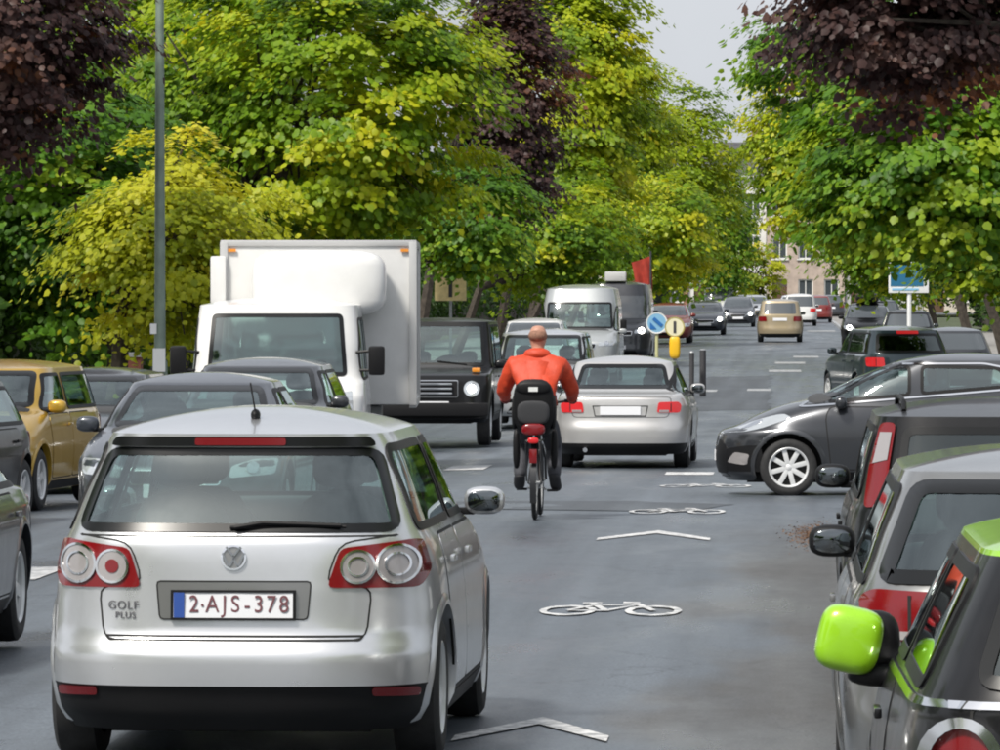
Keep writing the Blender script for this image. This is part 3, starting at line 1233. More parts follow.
def bike_symbol(cx, cy, wd=0.93, ln=1.55):
    """painted bicycle: wheels side by side across the lane, stretched along it"""
    V, Fc = [], []

    def stroke(pts, t=0.030, closed=False):
        P = [Vector(p) for p in pts]
        n = len(P)
        o = len(V)
        for i in range(n):
            a = P[i - 1] if (closed or i > 0) else P[i]
            b = P[(i + 1) % n] if (closed or i < n - 1) else P[i]
            d = (b - a).normalized()
            q = Vector((-d.y, d.x)) * t
            V.append(P[i] + q)
            V.append(P[i] - q)
        for i in range(n if closed else n - 1):
            j = (i + 1) % n
            Fc.append((o + 2 * i, o + 2 * i + 1, o + 2 * j + 1, o + 2 * j))
    # unit drawing: 1.0 wide, 0.58 high
    for c in (0.20, 0.80):
        stroke([(c + 0.175 * math.cos(a), 0.20 + 0.175 * math.sin(a)) for a in np.linspace(0, 2 * PI, 25)[:-1]], 0.026, True)
    for s_ in ([(0.20, 0.20), (0.36, 0.43), (0.66, 0.43), (0.47, 0.20), (0.20, 0.20)], [(0.47, 0.20), (0.34, 0.50)], [(0.80, 0.20), (0.64, 0.53)], [(0.27, 0.51), (0.41, 0.51)], [(0.56, 0.53), (0.68, 0.53)]):
        stroke(s_, 0.024)
    W_ = []
    for i, v in enumerate(V):
        x, y = cx + (v.x - 0.5) * wd, cy + (v.y - 0.28) / 0.56 * ln
        W_.append((x, y, G2(x, y) + 0.008 + 0.0006 * (i % 7)))
    o = link('bicycle_marking', mesh(W_, Fc), M_MARK, smooth=False)
    o['kind'] = 'structure'
    return o


def chevron(cx, cy, wd=0.98, ln=1.25, t=0.5):
    h = wd / 2
    o = sheet('chevron_marking', [(cx - h, cy - ln * 0.5), (cx, cy + ln * 0.5 - t), (cx + h, cy - ln * 0.5), (cx + h, cy - ln * 0.5 + t * 0.75), (cx, cy + ln * 0.5), (cx - h, cy - ln * 0.5 + t * 0.75)], 0.008, M_MARK, cut=9)
    return o


for px, py in ((612, 610), (678, 511.5), (706, 486)):
    bike_symbol(*on_ground(px, py), wd=0.93 if py > 500 else 1.05, ln=1.6)
for px, py, ln in ((536, 731, 1.5), (656, 536, 2.0)):
    x, y = on_ground(px, py)
    chevron(x, y, 0.72 if py > 700 else 0.96, ln, ln * 0.30)
# dashes
for px, py, wd, ln in ((468, 467, 0.52, 2.2), (30, 569, 0.30, 2.0), (700, 391, 0.8, 2.4), (759, 390, 0.55, 2.4), (790, 363, 0.9, 3.0), (785, 371, 0.9, 3.0), (821, 331, 1.3, 8), (690, 474, 0.6, 1.2), (806, 357, 0.8, 3.0)):
    x, y = on_ground(px, py)
    mark([(x - wd / 2, y - ln / 2), (x + wd / 2, y - ln / 2), (x + wd / 2, y + ln / 2), (x - wd / 2, y + ln / 2)], m=M_MARK if py > 400 else M_MARKD)
for px, py, wd, ln in ((640, 466, 1.1, 0.8),):  # pale strip painted where bright road shows beneath the silver saloon
    x, y = on_ground(px, py)
    mark(wob([(x - wd / 2, y - ln / 2), (x + wd / 2, y - ln / 2), (x + wd / 2 + 0.05, y + ln / 2), (x - wd / 2 + 0.05, y + ln / 2)], 0.012, 0.5), 0.009, M_BRIGHT, 'bright_road_strip')

# ------------------------------------------------------------------ houses
M_SLATE = mat('roof_slate', (0.075, 0.075, 0.082), 0.7, noise=0.3, nscale=3)
M_PANE = mat('house_window_pane', (0.05, 0.06, 0.07), 0.08, coat=0.6)
M_WFR = mat('window_frame_white', (0.70, 0.70, 0.68), 0.5)
M_DOOR = mat('door_brown', (0.10, 0.055, 0.03), 0.5)
WALLS = [mat('wall_cream', (0.56, 0.51, 0.43), 0.85, noise=0.12, nscale=1.2, bump=0.2), mat('wall_brick', (0.30, 0.155, 0.105), 0.9, noise=0.25, nscale=5, bump=0.3),
         mat('wall_white', (0.66, 0.65, 0.62), 0.8, noise=0.08, nscale=1.5), mat('wall_tan', (0.42, 0.34, 0.29), 0.85, noise=0.2, nscale=2, bump=0.2),
         mat('wall_grey', (0.40, 0.40, 0.40), 0.85, noise=0.15, nscale=2)]
WIN_CACHE = {}


def house(label, x, y, rz, wd, storeys, wall, bays, dep=9.0, name='terraced_house'):
    sh = 3.3
    H = storeys * sh + 0.6
    r = empty(name, (x, y, G(y) - 0.15), rz, label, 'house', 'terraced houses along the street')
    # facade with real openings: wall piers and spandrels
    ww, wh = 1.15, 1.75
    xs = [-wd / 2 + wd * (i + 0.5) / bays for i in range(bays)]
    B = []
    T = 0.35
    ed = [-wd / 2] + [v for q in xs for v in (q - ww / 2, q + ww / 2)] + [wd / 2]
    for i in range(0, len(ed), 2):
        B.append((((ed[i] + ed[i + 1]) / 2, T / 2, H / 2), (ed[i + 1] - ed[i], T, H)))
    for q in xs:
        for s_ in range(storeys):
            zb = s_ * sh + (0.95 if s_ or q != xs[0] else 2.15)
            zp = (s_ - 1) * sh + 0.95 + wh if s_ else 0.0
            if not (s_ == 0 and q == xs[0]):
                B.append(((q, T / 2, (zp + zb) / 2), (ww, T - 0.004, zb - zp)))
        B.append(((q, T / 2, (H + (storeys - 1) * sh + 0.95 + wh) / 2), (ww, T - 0.004, H - ((storeys - 1) * sh + 0.95 + wh))))
    B.append(((0, T + (dep - T) / 2, H / 2), (wd, dep - T - 0.4, H)))
    boxes('wall', B, wall, r, smooth=False)
    boxes('cornice', [((0, -0.10, H + 0.09), (wd, 0.55, 0.18))], M_WFR, r)
    bm = bmesh.new()
    q = [(-wd / 2, 0.0, H + 0.18), (wd / 2, 0.0, H + 0.18), (wd / 2, dep, H + 0.18), (-wd / 2, dep, H + 0.18), (-wd / 2, dep / 2, H + 2.9), (wd / 2, dep / 2, H + 2.9)]
    vv = [bm.verts.new(p) for p in q]
    for f in ((0, 1, 5, 4), (2, 3, 4, 5), (0, 4, 3), (1, 2, 5), (0, 3, 2, 1)):
        bm.faces.new([vv[i] for i in f])
    ro = link('roof', from_bm(bm), M_SLATE, r, smooth=False)
    boxes('chimney', [((wd * 0.36, dep * 0.5, H + 3.0), (0.6, 1.1, 1.6))], WALLS[1], ro)
    if 'win' not in WIN_CACHE:
        bm = bmesh.new()
        for c, s_ in (((0, 0, -wh / 2 + 0.05), (ww, 0.09, 0.10)), ((0, 0, wh / 2 - 0.05), (ww, 0.09, 0.10)), ((-ww / 2 + 0.05, 0, 0), (0.10, 0.085, wh - 0.2)), ((ww / 2 - 0.05, 0, 0), (0.10, 0.085, wh - 0.2)),
                      ((0, 0, 0), (0.07, 0.08, wh - 0.2)), ((0, -0.17, -wh / 2 - 0.04), (ww + 0.2, 0.24, 0.08))):
            box_bm(bm, c, s_)
        a = from_bm(bm)
        bm = bmesh.new()
        box_bm(bm, (0, 0.02, 0), (ww - 0.02, 0.02, wh - 0.02))
        WIN_CACHE['win'] = (a, from_bm(bm))
    a, b = WIN_CACHE['win']
    for i, q in enumerate(xs):
        for s_ in range(storeys):
            if s_ == 0 and i == 0:
                boxes('door', [((q, 0.16, 1.06), (ww - 0.02, 0.06, 2.12))], M_DOOR, r)
                continue
            wo = link('window', a, M_WFR, r, smooth=False)
            wo.location = (q, 0.16, s_ * sh + 0.95 + wh / 2)
            link('pane', b, M_PANE, wo, smooth=False)
    return r


end_txt = ['grey rendered house at the far left end of the street', 'cream house at the end of the street, left of the brick one', 'red brick house at the end of the street behind the yellow tree',
           'white rendered house closing the view at the street end', 'tall tan house at the street end above the distant cars', 'slim grey house right of the tan one at the street end',
           'cream house at the street end behind the right-hand trees', 'brick house at the far right of the street end']
for i in range(8):
    house(end_txt[i], -23 + i * 6.05, 433 + (i % 2) * 0.3, 0, 6.0, (3, 2, 3, 3, 4, 4, 2, 3)[i], WALLS[(4, 0, 1, 2, 3, 4, 0, 1)[i]], 3)
lt = ['pale cream house behind the purple tree at left', 'white house behind the yellow-leaved tree at left', 'brick house behind the large green maple at left', 'grey house behind the second purple tree', 'tan house behind the bright green trees at left', 'white house far down the left side']
for i in range(6):
    house(lt[i], -25, 84 + i * 34 + 4, PI / 2, 14, 3, WALLS[(0, 2, 1, 4, 3, 2)[i]], 5)
rt_ = ['brick house behind the sign on the right pavement', 'cream house behind the green trees on the right', 'grey house far down the right side', 'white house farthest down the right side']
for i in range(4):
    house(rt_[i], 17, 100 + i * 60, -PI / 2, 14, 3, WALLS[(1, 0, 4, 2)[i]], 5)

# ------------------------------------------------------------------ vehicles
P_SILVER = paint('silver_paint', (0.66, 0.67, 0.69), 0.75, 0.24)
P_SILVER2 = paint('pale_silver_paint', (0.58, 0.57, 0.56), 0.6, 0.30)
P_GREYW = paint('warm_silver_paint', (0.27, 0.27, 0.265), 0.75, 0.24)
P_DARKG = paint('graphite_paint', (0.045, 0.048, 0.055), 0.6, 0.26)
P_BLACK = paint('black_paint', (0.005, 0.005, 0.006), 0.0, 0.25)
P_BLUEG = paint('dark_blue_grey_paint', (0.045, 0.052, 0.066), 0.4, 0.28)
P_GOLD = paint('gold_paint', (0.56, 0.34, 0.035), 0.35, 0.28)
P_TAN = paint('beige_paint', (0.42, 0.34, 0.22), 0.5, 0.32)
P_TEAL = paint('dark_teal_paint', (0.025, 0.045, 0.055), 0.4, 0.28)
P_WHITE = paint('white_paint', (0.68, 0.68, 0.67), 0.0, 0.35)
P_GREEN = paint('lime_green_paint', (0.30, 0.62, 0.012), 0.15, 0.25)
P_RED = paint('dark_red_paint', (0.20, 0.025, 0.02), 0.3, 0.3)
P_VAN = paint('grey_silver_van_paint', (0.38, 0.40, 0.41), 0.3, 0.35)


def put_text(txt, size, loc, material, parent, name, spacing=1.0, sx=1.0):
    o = link(name, text_mesh(txt, size, 0.0015, spacing), material, parent, smooth=False)
    o.location = loc
    o.rotation_euler = (PI / 2, 0, 0)
    o.scale = (sx, 1, 1)
    return o


def hatch_extra(B, root, C):
    """tail of the big silver hatchback"""
    for sg in (1, -1):
        lp = [c for c in root.children if c.name.startswith('tail_light') and (c.data.vertices[0].co.x > 0) == (sg > 0)][0]
        for cx, cz, r in ((0.535, 0.885, 0.072), (0.695, 0.895, 0.085)):
            o = patch(B, 'clear_lens', circle(sg * cx, cz, r, 24), 'rear', 0.019, M_CLEAR, lp, 0.05)
            ring(B, 'lens_rim', circle(sg * cx, cz, r + 0.003, 24), 0.010, 'rear', 0.022, M_CHROME, lp, 0.05)
            if cx < 0.6 and sg < 0:
                patch(B, 'fog_lens', circle(sg * cx, cz, r * 0.42, 14), 'rear', 0.023, M_RED, lp, 0.06)
            else:
                ring(B, 'inner_lens', circle(sg * cx, cz, r * 0.62, 18), 0.008, 'rear', 0.023, M_CHROME, lp, 0.05)
    # reflectors in the black lower bumper, roof-edge spoiler with third brake light
    lo = [c for c in root.children if c.name.startswith('lower_bumper')][0]
    for sg in (1, -1):
        patch(B, 'reflector', round_poly(ccw([(sg * 0.60, 0.325), (sg * 0.79, 0.318), (sg * 0.79, 0.358), (sg * 0.60, 0.362)]), 0.012, 2), 'rear', 0.012, M_RED, lo, 0.08)
    sp = patch(B, 'spoiler', round_poly([(-0.575, 1.40), (0.575, 1.40), (0.55, 1.442), (-0.55, 1.442)], 0.02, 2), 'rear', 0.030, M_FRIT, root, 0.06)
    patch(B, 'brake_light', round_poly([(-0.20, 1.405), (0.20, 1.405), (0.20, 1.437), (-0.20, 1.437)], 0.01, 2), 'rear', 0.036, M_RED, sp, 0.06)
    # number-plate recess, plate, letters, blue band
    patch(B, 'plate_recess', round_poly([(-0.325, 0.655), (0.325, 0.655), (0.34, 0.825), (-0.34, 0.825)], 0.02, 2), 'rear', 0.003, P_GREYW, root, 0.06)
    ring(B, 'recess_edge', round_poly([(-0.325, 0.655), (0.325, 0.655), (0.34, 0.825), (-0.34, 0.825)], 0.02, 2), 0.006, 'rear', 0.005, M_SEAM, root, 0.05)
    pl = [c for c in root.children if c.name.startswith('rear_plate')][0]
    yb = float(B.rear(0, 0.72)) - 0.0215
    ring(B, 'plate_frame', [(-0.272, 0.655), (0.272, 0.655), (0.272, 0.785), (-0.272, 0.785)], 0.010, 'rear', 0.024, M_BLK, pl, 0.1)
    for i, (ch, x) in enumerate(zip('2AJS-378', (-0.170, -0.090, -0.036, 0.010, 0.062, 0.112, 0.167, 0.222))):
        put_text(ch, 0.105, (x, yb, 0.722), M_PTXT, pl, 'plate_letter', 1.0, 0.86)
    put_text('.', 0.10, (-0.133, yb, 0.745), M_PTXT, pl, 'plate_letter')
    boxes('plate_band', [((-0.235, yb + 0.0035, 0.72), (0.046, 0.012, 0.108))], M_EU, pl)
    # round badge: ring with two stacked letters
    bz, br = 0.925, 0.055
    yb = float(B.rear(0, bz))
    bd = patch(B, 'badge', circle(0, bz, br, 24), 'rear', 0.006, P_GREYW, root, 0.05)
    ring(B, 'badge_ring', circle(0, bz, br, 28), 0.008, 'rear', 0.013, M_CHROME, bd, 0.02)
    st = [((-0.030, 0.045), (0.0, 0.006)), ((0.030, 0.045), (0.0, 0.006)), ((-0.046, 0.018), (-0.020, -0.042)), ((-0.020, -0.042), (0.0, -0.004)), ((0.0, -0.004), (0.020, -0.042)), ((0.046, 0.018), (0.020, -0.042))]
    bx_ = []
    for (a, b), (c, d) in st:
        v = Vector((c - a, 0, d - b))
        ang = math.atan2(v.x, v.z)
        bx_.append((((a + c) / 2, yb - 0.012, bz + (b + d) / 2), (0.009, 0.008, v.length + 0.006), Matrix.Rotation(ang, 3, 'Y')))
    boxes('badge_letters', bx_, M_CHROME, bd)
    bmat_ = mat('dark_chrome', (0.10, 0.10, 0.11), 0.35)
    for wd_, sz_, xx_, zz_ in (('GOLF', 0.052, 0.485, 0.715), ('PLUS', 0.040, 0.475, 0.672)):
        o = put_text(wd_, sz_, (-xx_, float(B.rear(xx_, zz_)) - 0.005, zz_), bmat_, root, 'model_badge', 1.15)
        o.rotation_euler[2] = -math.atan2(float(B.rear(xx_ + 0.06, zz_)) - float(B.rear(xx_ - 0.06, zz_)), 0.12)
    # tailgate lower fold
    ring(B, 'tailgate_fold', round_poly([(-0.55, 0.565), (0.55, 0.565), (0.57, 0.59), (-0.57, 0.59)], 0.01, 2), 0.008, 'rear', 0.004, M_SEAM, root, 0.06)
    # wiper, aerial, roof edge lines
    z1 = 1.075
    tubes('rear_wiper', [([(0.0, float(B.rear(0, z1 - 0.02)) - 0.03, z1 - 0.02), (0.12, float(B.rear(0.12, z1)) - 0.03, z1), (0.46, float(B.rear(0.46, z1 - 0.01)) - 0.025, z1 - 0.012)], 0.011),
                         ([(-0.02, float(B.rear(0, z1 - 0.015)) - 0.025, z1 - 0.02), (0.48, float(B.rear(0.48, z1)) - 0.02, z1 - 0.018)], 0.008)], M_BLK, root, 6)
    ya_ = -1.35
    zt = B.top(0.02, ya_)
    blobs('aerial_foot', [((0.02, ya_, zt + 0.015), (0.022, 0.045, 0.028), dict(e=2))], M_BLK, root)
    tubes('aerial', [([(0.02, ya_, zt + 0.02), (0.015, ya_ - 0.16, zt + 0.16)], 0.004)], M_BLK, root, 5)


gx_, gy_ = -2.41, 24.1
car('hatchback_car', 'silver compact hatchback seen from behind, largest car in the foreground', 'car', gx_ + 0.035, gy_ + 2.1, -0.016, P_SILVER, 2, 'moving cars heading away',
    L=4.206, W=1.76, zr=1.455, crown=0.105, z0=0.17, hood=0.80, cowl=1.03, cowly=0.95, wst=1.65, belt=1.0, R=0.318, wb=2.578, fo=0.86,
    rear=[(0.17, 0.14), (0.26, 0.05), (0.345, 0.02), (0.37, 0.0), (0.50, -0.005), (0.56, 0.03), (0.60, 0.05), (0.80, 0.065), (0.98, 0.085), (1.03, 0.11), (1.20, 0.22), (1.40, 0.36), (1.455, 0.36)],
    width=[(0.17, 0.93), (0.27, 0.985), (0.42, 1.0), (0.62, 0.995), (0.82, 0.975), (0.97, 0.935), (1.03, 0.90), (1.22, 0.82), (1.40, 0.735), (1.455, 0.70)],
    rwin=[(-0.715, 1.035), (0.715, 1.035), (0.60, 1.395), (-0.60, 1.395)], frit=0.036, round_lamp=True, low_z=0.375, low_all=True, platez=0.72, bp=-0.25,
    lamps=[(0.405, 0.795), (0.79, 0.79), (0.822, 0.86), (0.81, 0.985), (0.76, 1.0), (0.46, 0.965)],
    tailgate=[(-0.575, 0.565), (0.575, 0.565), (0.60, 0.80), (0.40, 0.81), (0.46, 0.985), (0.73, 1.02), (-0.73, 1.02), (-0.46, 0.985), (-0.40, 0.81), (-0.60, 0.80)],
    style='alloy5', extra=hatch_extra, qr=9.0, p=3.2, handlemat=P_SILVER, mir_y=-0.05)


# -- the green-roofed small car, bottom right
def mini_extra(B, root, C):
    lps = [c for c in root.children if c.name.startswith('tail_light')]
    for lp in lps:
        sg = 1 if lp.data.vertices[0].co.x > 0 else -1
        ring(B, 'lamp_rim', [(sg * x, z) for x, z in circle(0.665, 0.83, 0.105, 24, 0.135)], 0.028, 'rear', 0.03, M_CHROME, lp, 0.03)
    for sg, side in ((1, 'right'), (-1, 'left')):
        pts = [(-1.70, 0.985), (0.85, 0.965), (0.85, 0.985), (-1.70, 1.005)]
        patch(B, 'chrome_waistline', pts, side, 0.010, M_CHROME, root, 0.12)
    patch(B, 'chrome_waistline', [(-0.70, 0.985), (0.70, 0.985), (0.70, 1.005), (-0.70, 1.005)], 'rear', 0.010, M_CHROME, root, 0.08)


ml = 14.4
car('small_hatchback_car', 'small black hatchback with lime green roof and mirrors, parked at bottom right', 'car', 1.10, ml + 1.86, 0.01, P_BLACK, 2, 'cars parked along the right kerb',
    roofmat=P_GREEN, mirrormat=P_GREEN, glass=M_GLASSD, L=3.72, W=1.69, zr=1.385, crown=0.085, z0=0.17, hood=0.80, cowl=0.98, cowly=1.05, wst=1.45, belt=0.985, rt=0.27, frit=0.035, tumble=0.71, R=0.30, wb=2.47, fo=0.68,
    lamps=circle(0.665, 0.83, 0.10, 20, 0.13), extra=mini_extra, doors=2, bp=-0.35, platez=0.55, qr=10, p=4.2, mir_z=0.0, folded=True, mir_y=0.1, round_lamp=True)

# -- silver estate and black car ahead of it
P_SMIR = P_SILVER
car('estate_car', 'silver estate car parked between the green-roofed car and the black one', 'car', 1.09, 20.3 + 2.36, 0.0, P_GREYW, 2, 'cars parked along the right kerb', mirrormat=M_BLK,
    L=4.72, W=1.82, zr=1.40, crown=0.085, z0=0.17, hood=0.74, cowl=0.98, cowly=1.2, wst=1.95, belt=0.96, rt=0.62, tumble=0.73, R=0.325, wb=2.70, fo=0.90,
    lamps=[(0.42, 0.80), (0.81, 0.80), (0.83, 0.95), (0.78, 0.985), (0.42, 0.975)], lampwhite=[(0.46, 0.805), (0.80, 0.805), (0.80, 0.835), (0.46, 0.835)], frit=0.05, rwin=[(-0.775, 1.005), (0.775, 1.005), (0.625, 1.375), (-0.625, 1.375)], side_glass=M_GLASSD, platez=0.80)


def black_extra(B, root, C):
    for sg in (1, -1):
        tubes('roof_rail', [([(sg * 0.56, y, B.top(0.56, y) + (0.045 if 0 < i < 6 else 0.0)) for i, y in enumerate((-1.55, -1.48, -1.1, -0.6, -0.1, 0.25, 0.32))], 0.014)], M_BLK, root, 6)


car('hatchback_car', 'black tall hatchback with upright red tail lights, parked beside the crossing grey car', 'car', 1.15, 28.6 + 2.05, 0.0, P_BLACK, 2, 'cars parked along the right kerb', mirrormat=M_BLK, glass=M_GLASSD, lamps_lit=False,
    L=4.1, W=1.76, zr=1.44, crown=0.085, z0=0.18, hood=0.82, cowl=1.02, cowly=0.95, wst=1.6, belt=0.98, rt=0.22, tumble=0.80, R=0.31, wb=2.6, fo=0.82, frit=0.04,
    lamps=[(0.66, 0.99), (0.765, 0.97), (0.735, 1.18), (0.675, 1.41), (0.60, 1.41), (0.635, 1.2)], lampwhite=[(0.645, 1.22), (0.715, 1.20), (0.675, 1.36), (0.62, 1.36)],
    rwin=[(-0.61, 1.02), (0.61, 1.02), (0.57, 1.39), (-0.57, 1.39)], extra=black_extra, p=4.0, platez=0.70)


# -- grey hatchback pulling across from the right, seen from its left side
def fiesta_extra(B, root, C):
    for side in ('left', 'right'):
        ring(B, 'window_chrome', round_poly(ccw([(-1.50, 1.165), (0.98, 0.955), (1.10, 0.955), (0.95, 1.04), (0.24, 1.425), (-0.9, 1.43), (-1.42, 1.33)]), 0.05, 3), 0.018, side, 0.012, M_CHROME, root, 0.06)
        patch(B, 'quarter_window', round_poly([(0.79, 0.995), (1.02, 0.975), (0.80, 1.085)], 0.02, 2), side, 0.006, M_FRIT, root, 0.08)
    for sg in (1, -1):
        patch(B, 'fog_lamp', round_poly(ccw([(sg * 0.60, 0.36), (sg * 0.74, 0.33), (sg * 0.76, 0.45), (sg * 0.68, 0.47)]), 0.02, 2), 'front', 0.01, M_CLEAR, root, 0.1)
        patch(B, 'bumper_corner', round_poly(ccw([(sg * 0.55, 0.26), (sg * 0.80, 0.26), (sg * 0.80, 0.55), (sg * 0.58, 0.50)]), 0.03, 2), 'front', 0.005, M_BLK, root, 0.06)
    patch(B, 'front_grille', round_poly([(-0.56, 0.24), (0.56, 0.24), (0.60, 0.52), (0.45, 0.60), (-0.45, 0.60), (-0.60, 0.52)], 0.04, 3), 'front', 0.007, M_BLK, root, 0.06)


fx, fy = -0.80 + 1.985, 59.8
car('hatchback_car', 'dark grey hatchback crossing the lane from the right, side view', 'car', fx, fy + 0.86, PI / 2 - 0.02, P_DARKG, 2, 'cars on the right', rimmat=M_ALLOY,
    L=3.97, W=1.72, zr=1.445, crown=0.085, z0=0.16, hood=0.74, cowl=1.03, cowly=1.02, wst=1.98, belt=0.96, belt_r=1.12, rt=0.50, tumble=0.74, R=0.308, wb=2.49, fo=0.80, style='alloy8', hoodf=0.22,
    sidewin=[[(-0.12, 1.07), (0.77, 0.995), (0.75, 1.10), (0.22, 1.39), (-0.12, 1.405)], [(-1.30, 1.17), (-0.22, 1.08), (-0.22, 1.405), (-1.05, 1.39)]],
    heads=[(0.34, 0.66), (0.74, 0.69), (0.79, 0.84), (0.70, 0.885), (0.50, 0.78)], bp=-0.17, extra=fiesta_extra, qf=6.0, p=2.9, mir_y=0.02, mir_z=0.03, steer=0.05)


# -- silver saloon ahead
def saloon_extra(B, root, C):
    for sg in (1, -1):
        lp = [c for c in root.children if c.name.startswith('tail_light') and (c.data.vertices[0].co.x > 0) == (sg > 0)][0]
        patch(B, 'reversing_lens', [(sg * 0.50, 0.735), (sg * 0.62, 0.735), (sg * 0.62, 0.765), (sg * 0.50, 0.765)], 'rear', 0.017, M_CLEAR, lp, 0.1)
    ring(B, 'plate_recess', [(-0.33, 0.68), (0.33, 0.68), (0.36, 0.82), (-0.36, 0.82)], 0.012, 'rear', 0.004, M_SEAM, root, 0.06)
    tubes('exhaust', [([(-0.45, -C['L'] / 2 - 0.01, 0.25), (-0.45, -C['L'] / 2 + 0.3, 0.25)], 0.03)], M_CHROME, root, 10)
    patch(B, 'boot_lip', [(-0.66, 0.945), (0.66, 0.945), (0.66, 0.962), (-0.66, 0.962)], 'rear', 0.012, P_SILVER2, root, 0.06)


ax, ay = on_ground(623, 469)
car('saloon_car', 'silver saloon ahead of the cyclist, seen from behind', 'car', ax, ay + 2.29, -0.015, P_SILVER2, 2, 'moving cars heading away',
    L=4.58, W=1.77, zr=1.365, crown=0.085, z0=0.19, hood=0.72, cowl=0.95, cowly=1.25, wst=1.98, belt=0.92, tail='sedan', deck=0.42, deckz=0.955, rt=1.05, tumble=0.71, R=0.32, wb=2.65, fo=0.92,
    lamps=[(0.47, 0.73), (0.76, 0.73), (0.775, 0.83), (0.74, 0.87), (0.49, 0.865)], platez=0.755, extra=saloon_extra, lamps_lit=True, tailgate=[(-0.62, 0.665), (0.62, 0.665), (0.66, 0.93), (-0.66, 0.93)])

# -- oncoming queue on the left
car('saloon_car', 'grey saloon at the left edge, only its far wheel and deck in view', 'car', -5.45, 31.9, PI, P_DARKG, 2, 'oncoming cars',
    L=4.5, W=1.78, zr=1.32, crown=0.08, hood=0.72, cowl=0.94, cowly=1.2, wst=1.95, belt=0.90, tail='sedan', deck=0.5, deckz=0.90, rt=1.15, tumble=0.66, R=0.325, wb=2.66, fo=0.9)
car('saloon_car', 'dark grey car in the oncoming lane just behind the silver hatchback roof', 'car', -5.08, 48.3, PI, P_BLUEG, 1, 'oncoming cars', glass=M_GLASS,
    L=4.45, W=1.78, zr=1.32, crown=0.085, hood=0.72, cowl=0.93, cowly=1.15, wst=2.0, belt=0.90, tail='sedan', deck=0.5, deckz=0.94, rt=1.2, tumble=0.68, R=0.32)
car('hatchback_car', 'dark blue-grey car directly in front of the white lorry', 'car', -5.74, 60.8, PI, P_DARKG, 1, 'oncoming cars',
    L=4.3, W=1.78, zr=1.38, crown=0.09, hood=0.74, cowl=0.95, cowly=1.05, wst=1.85, belt=0.93, rt=0.5, tumble=0.72, R=0.32)


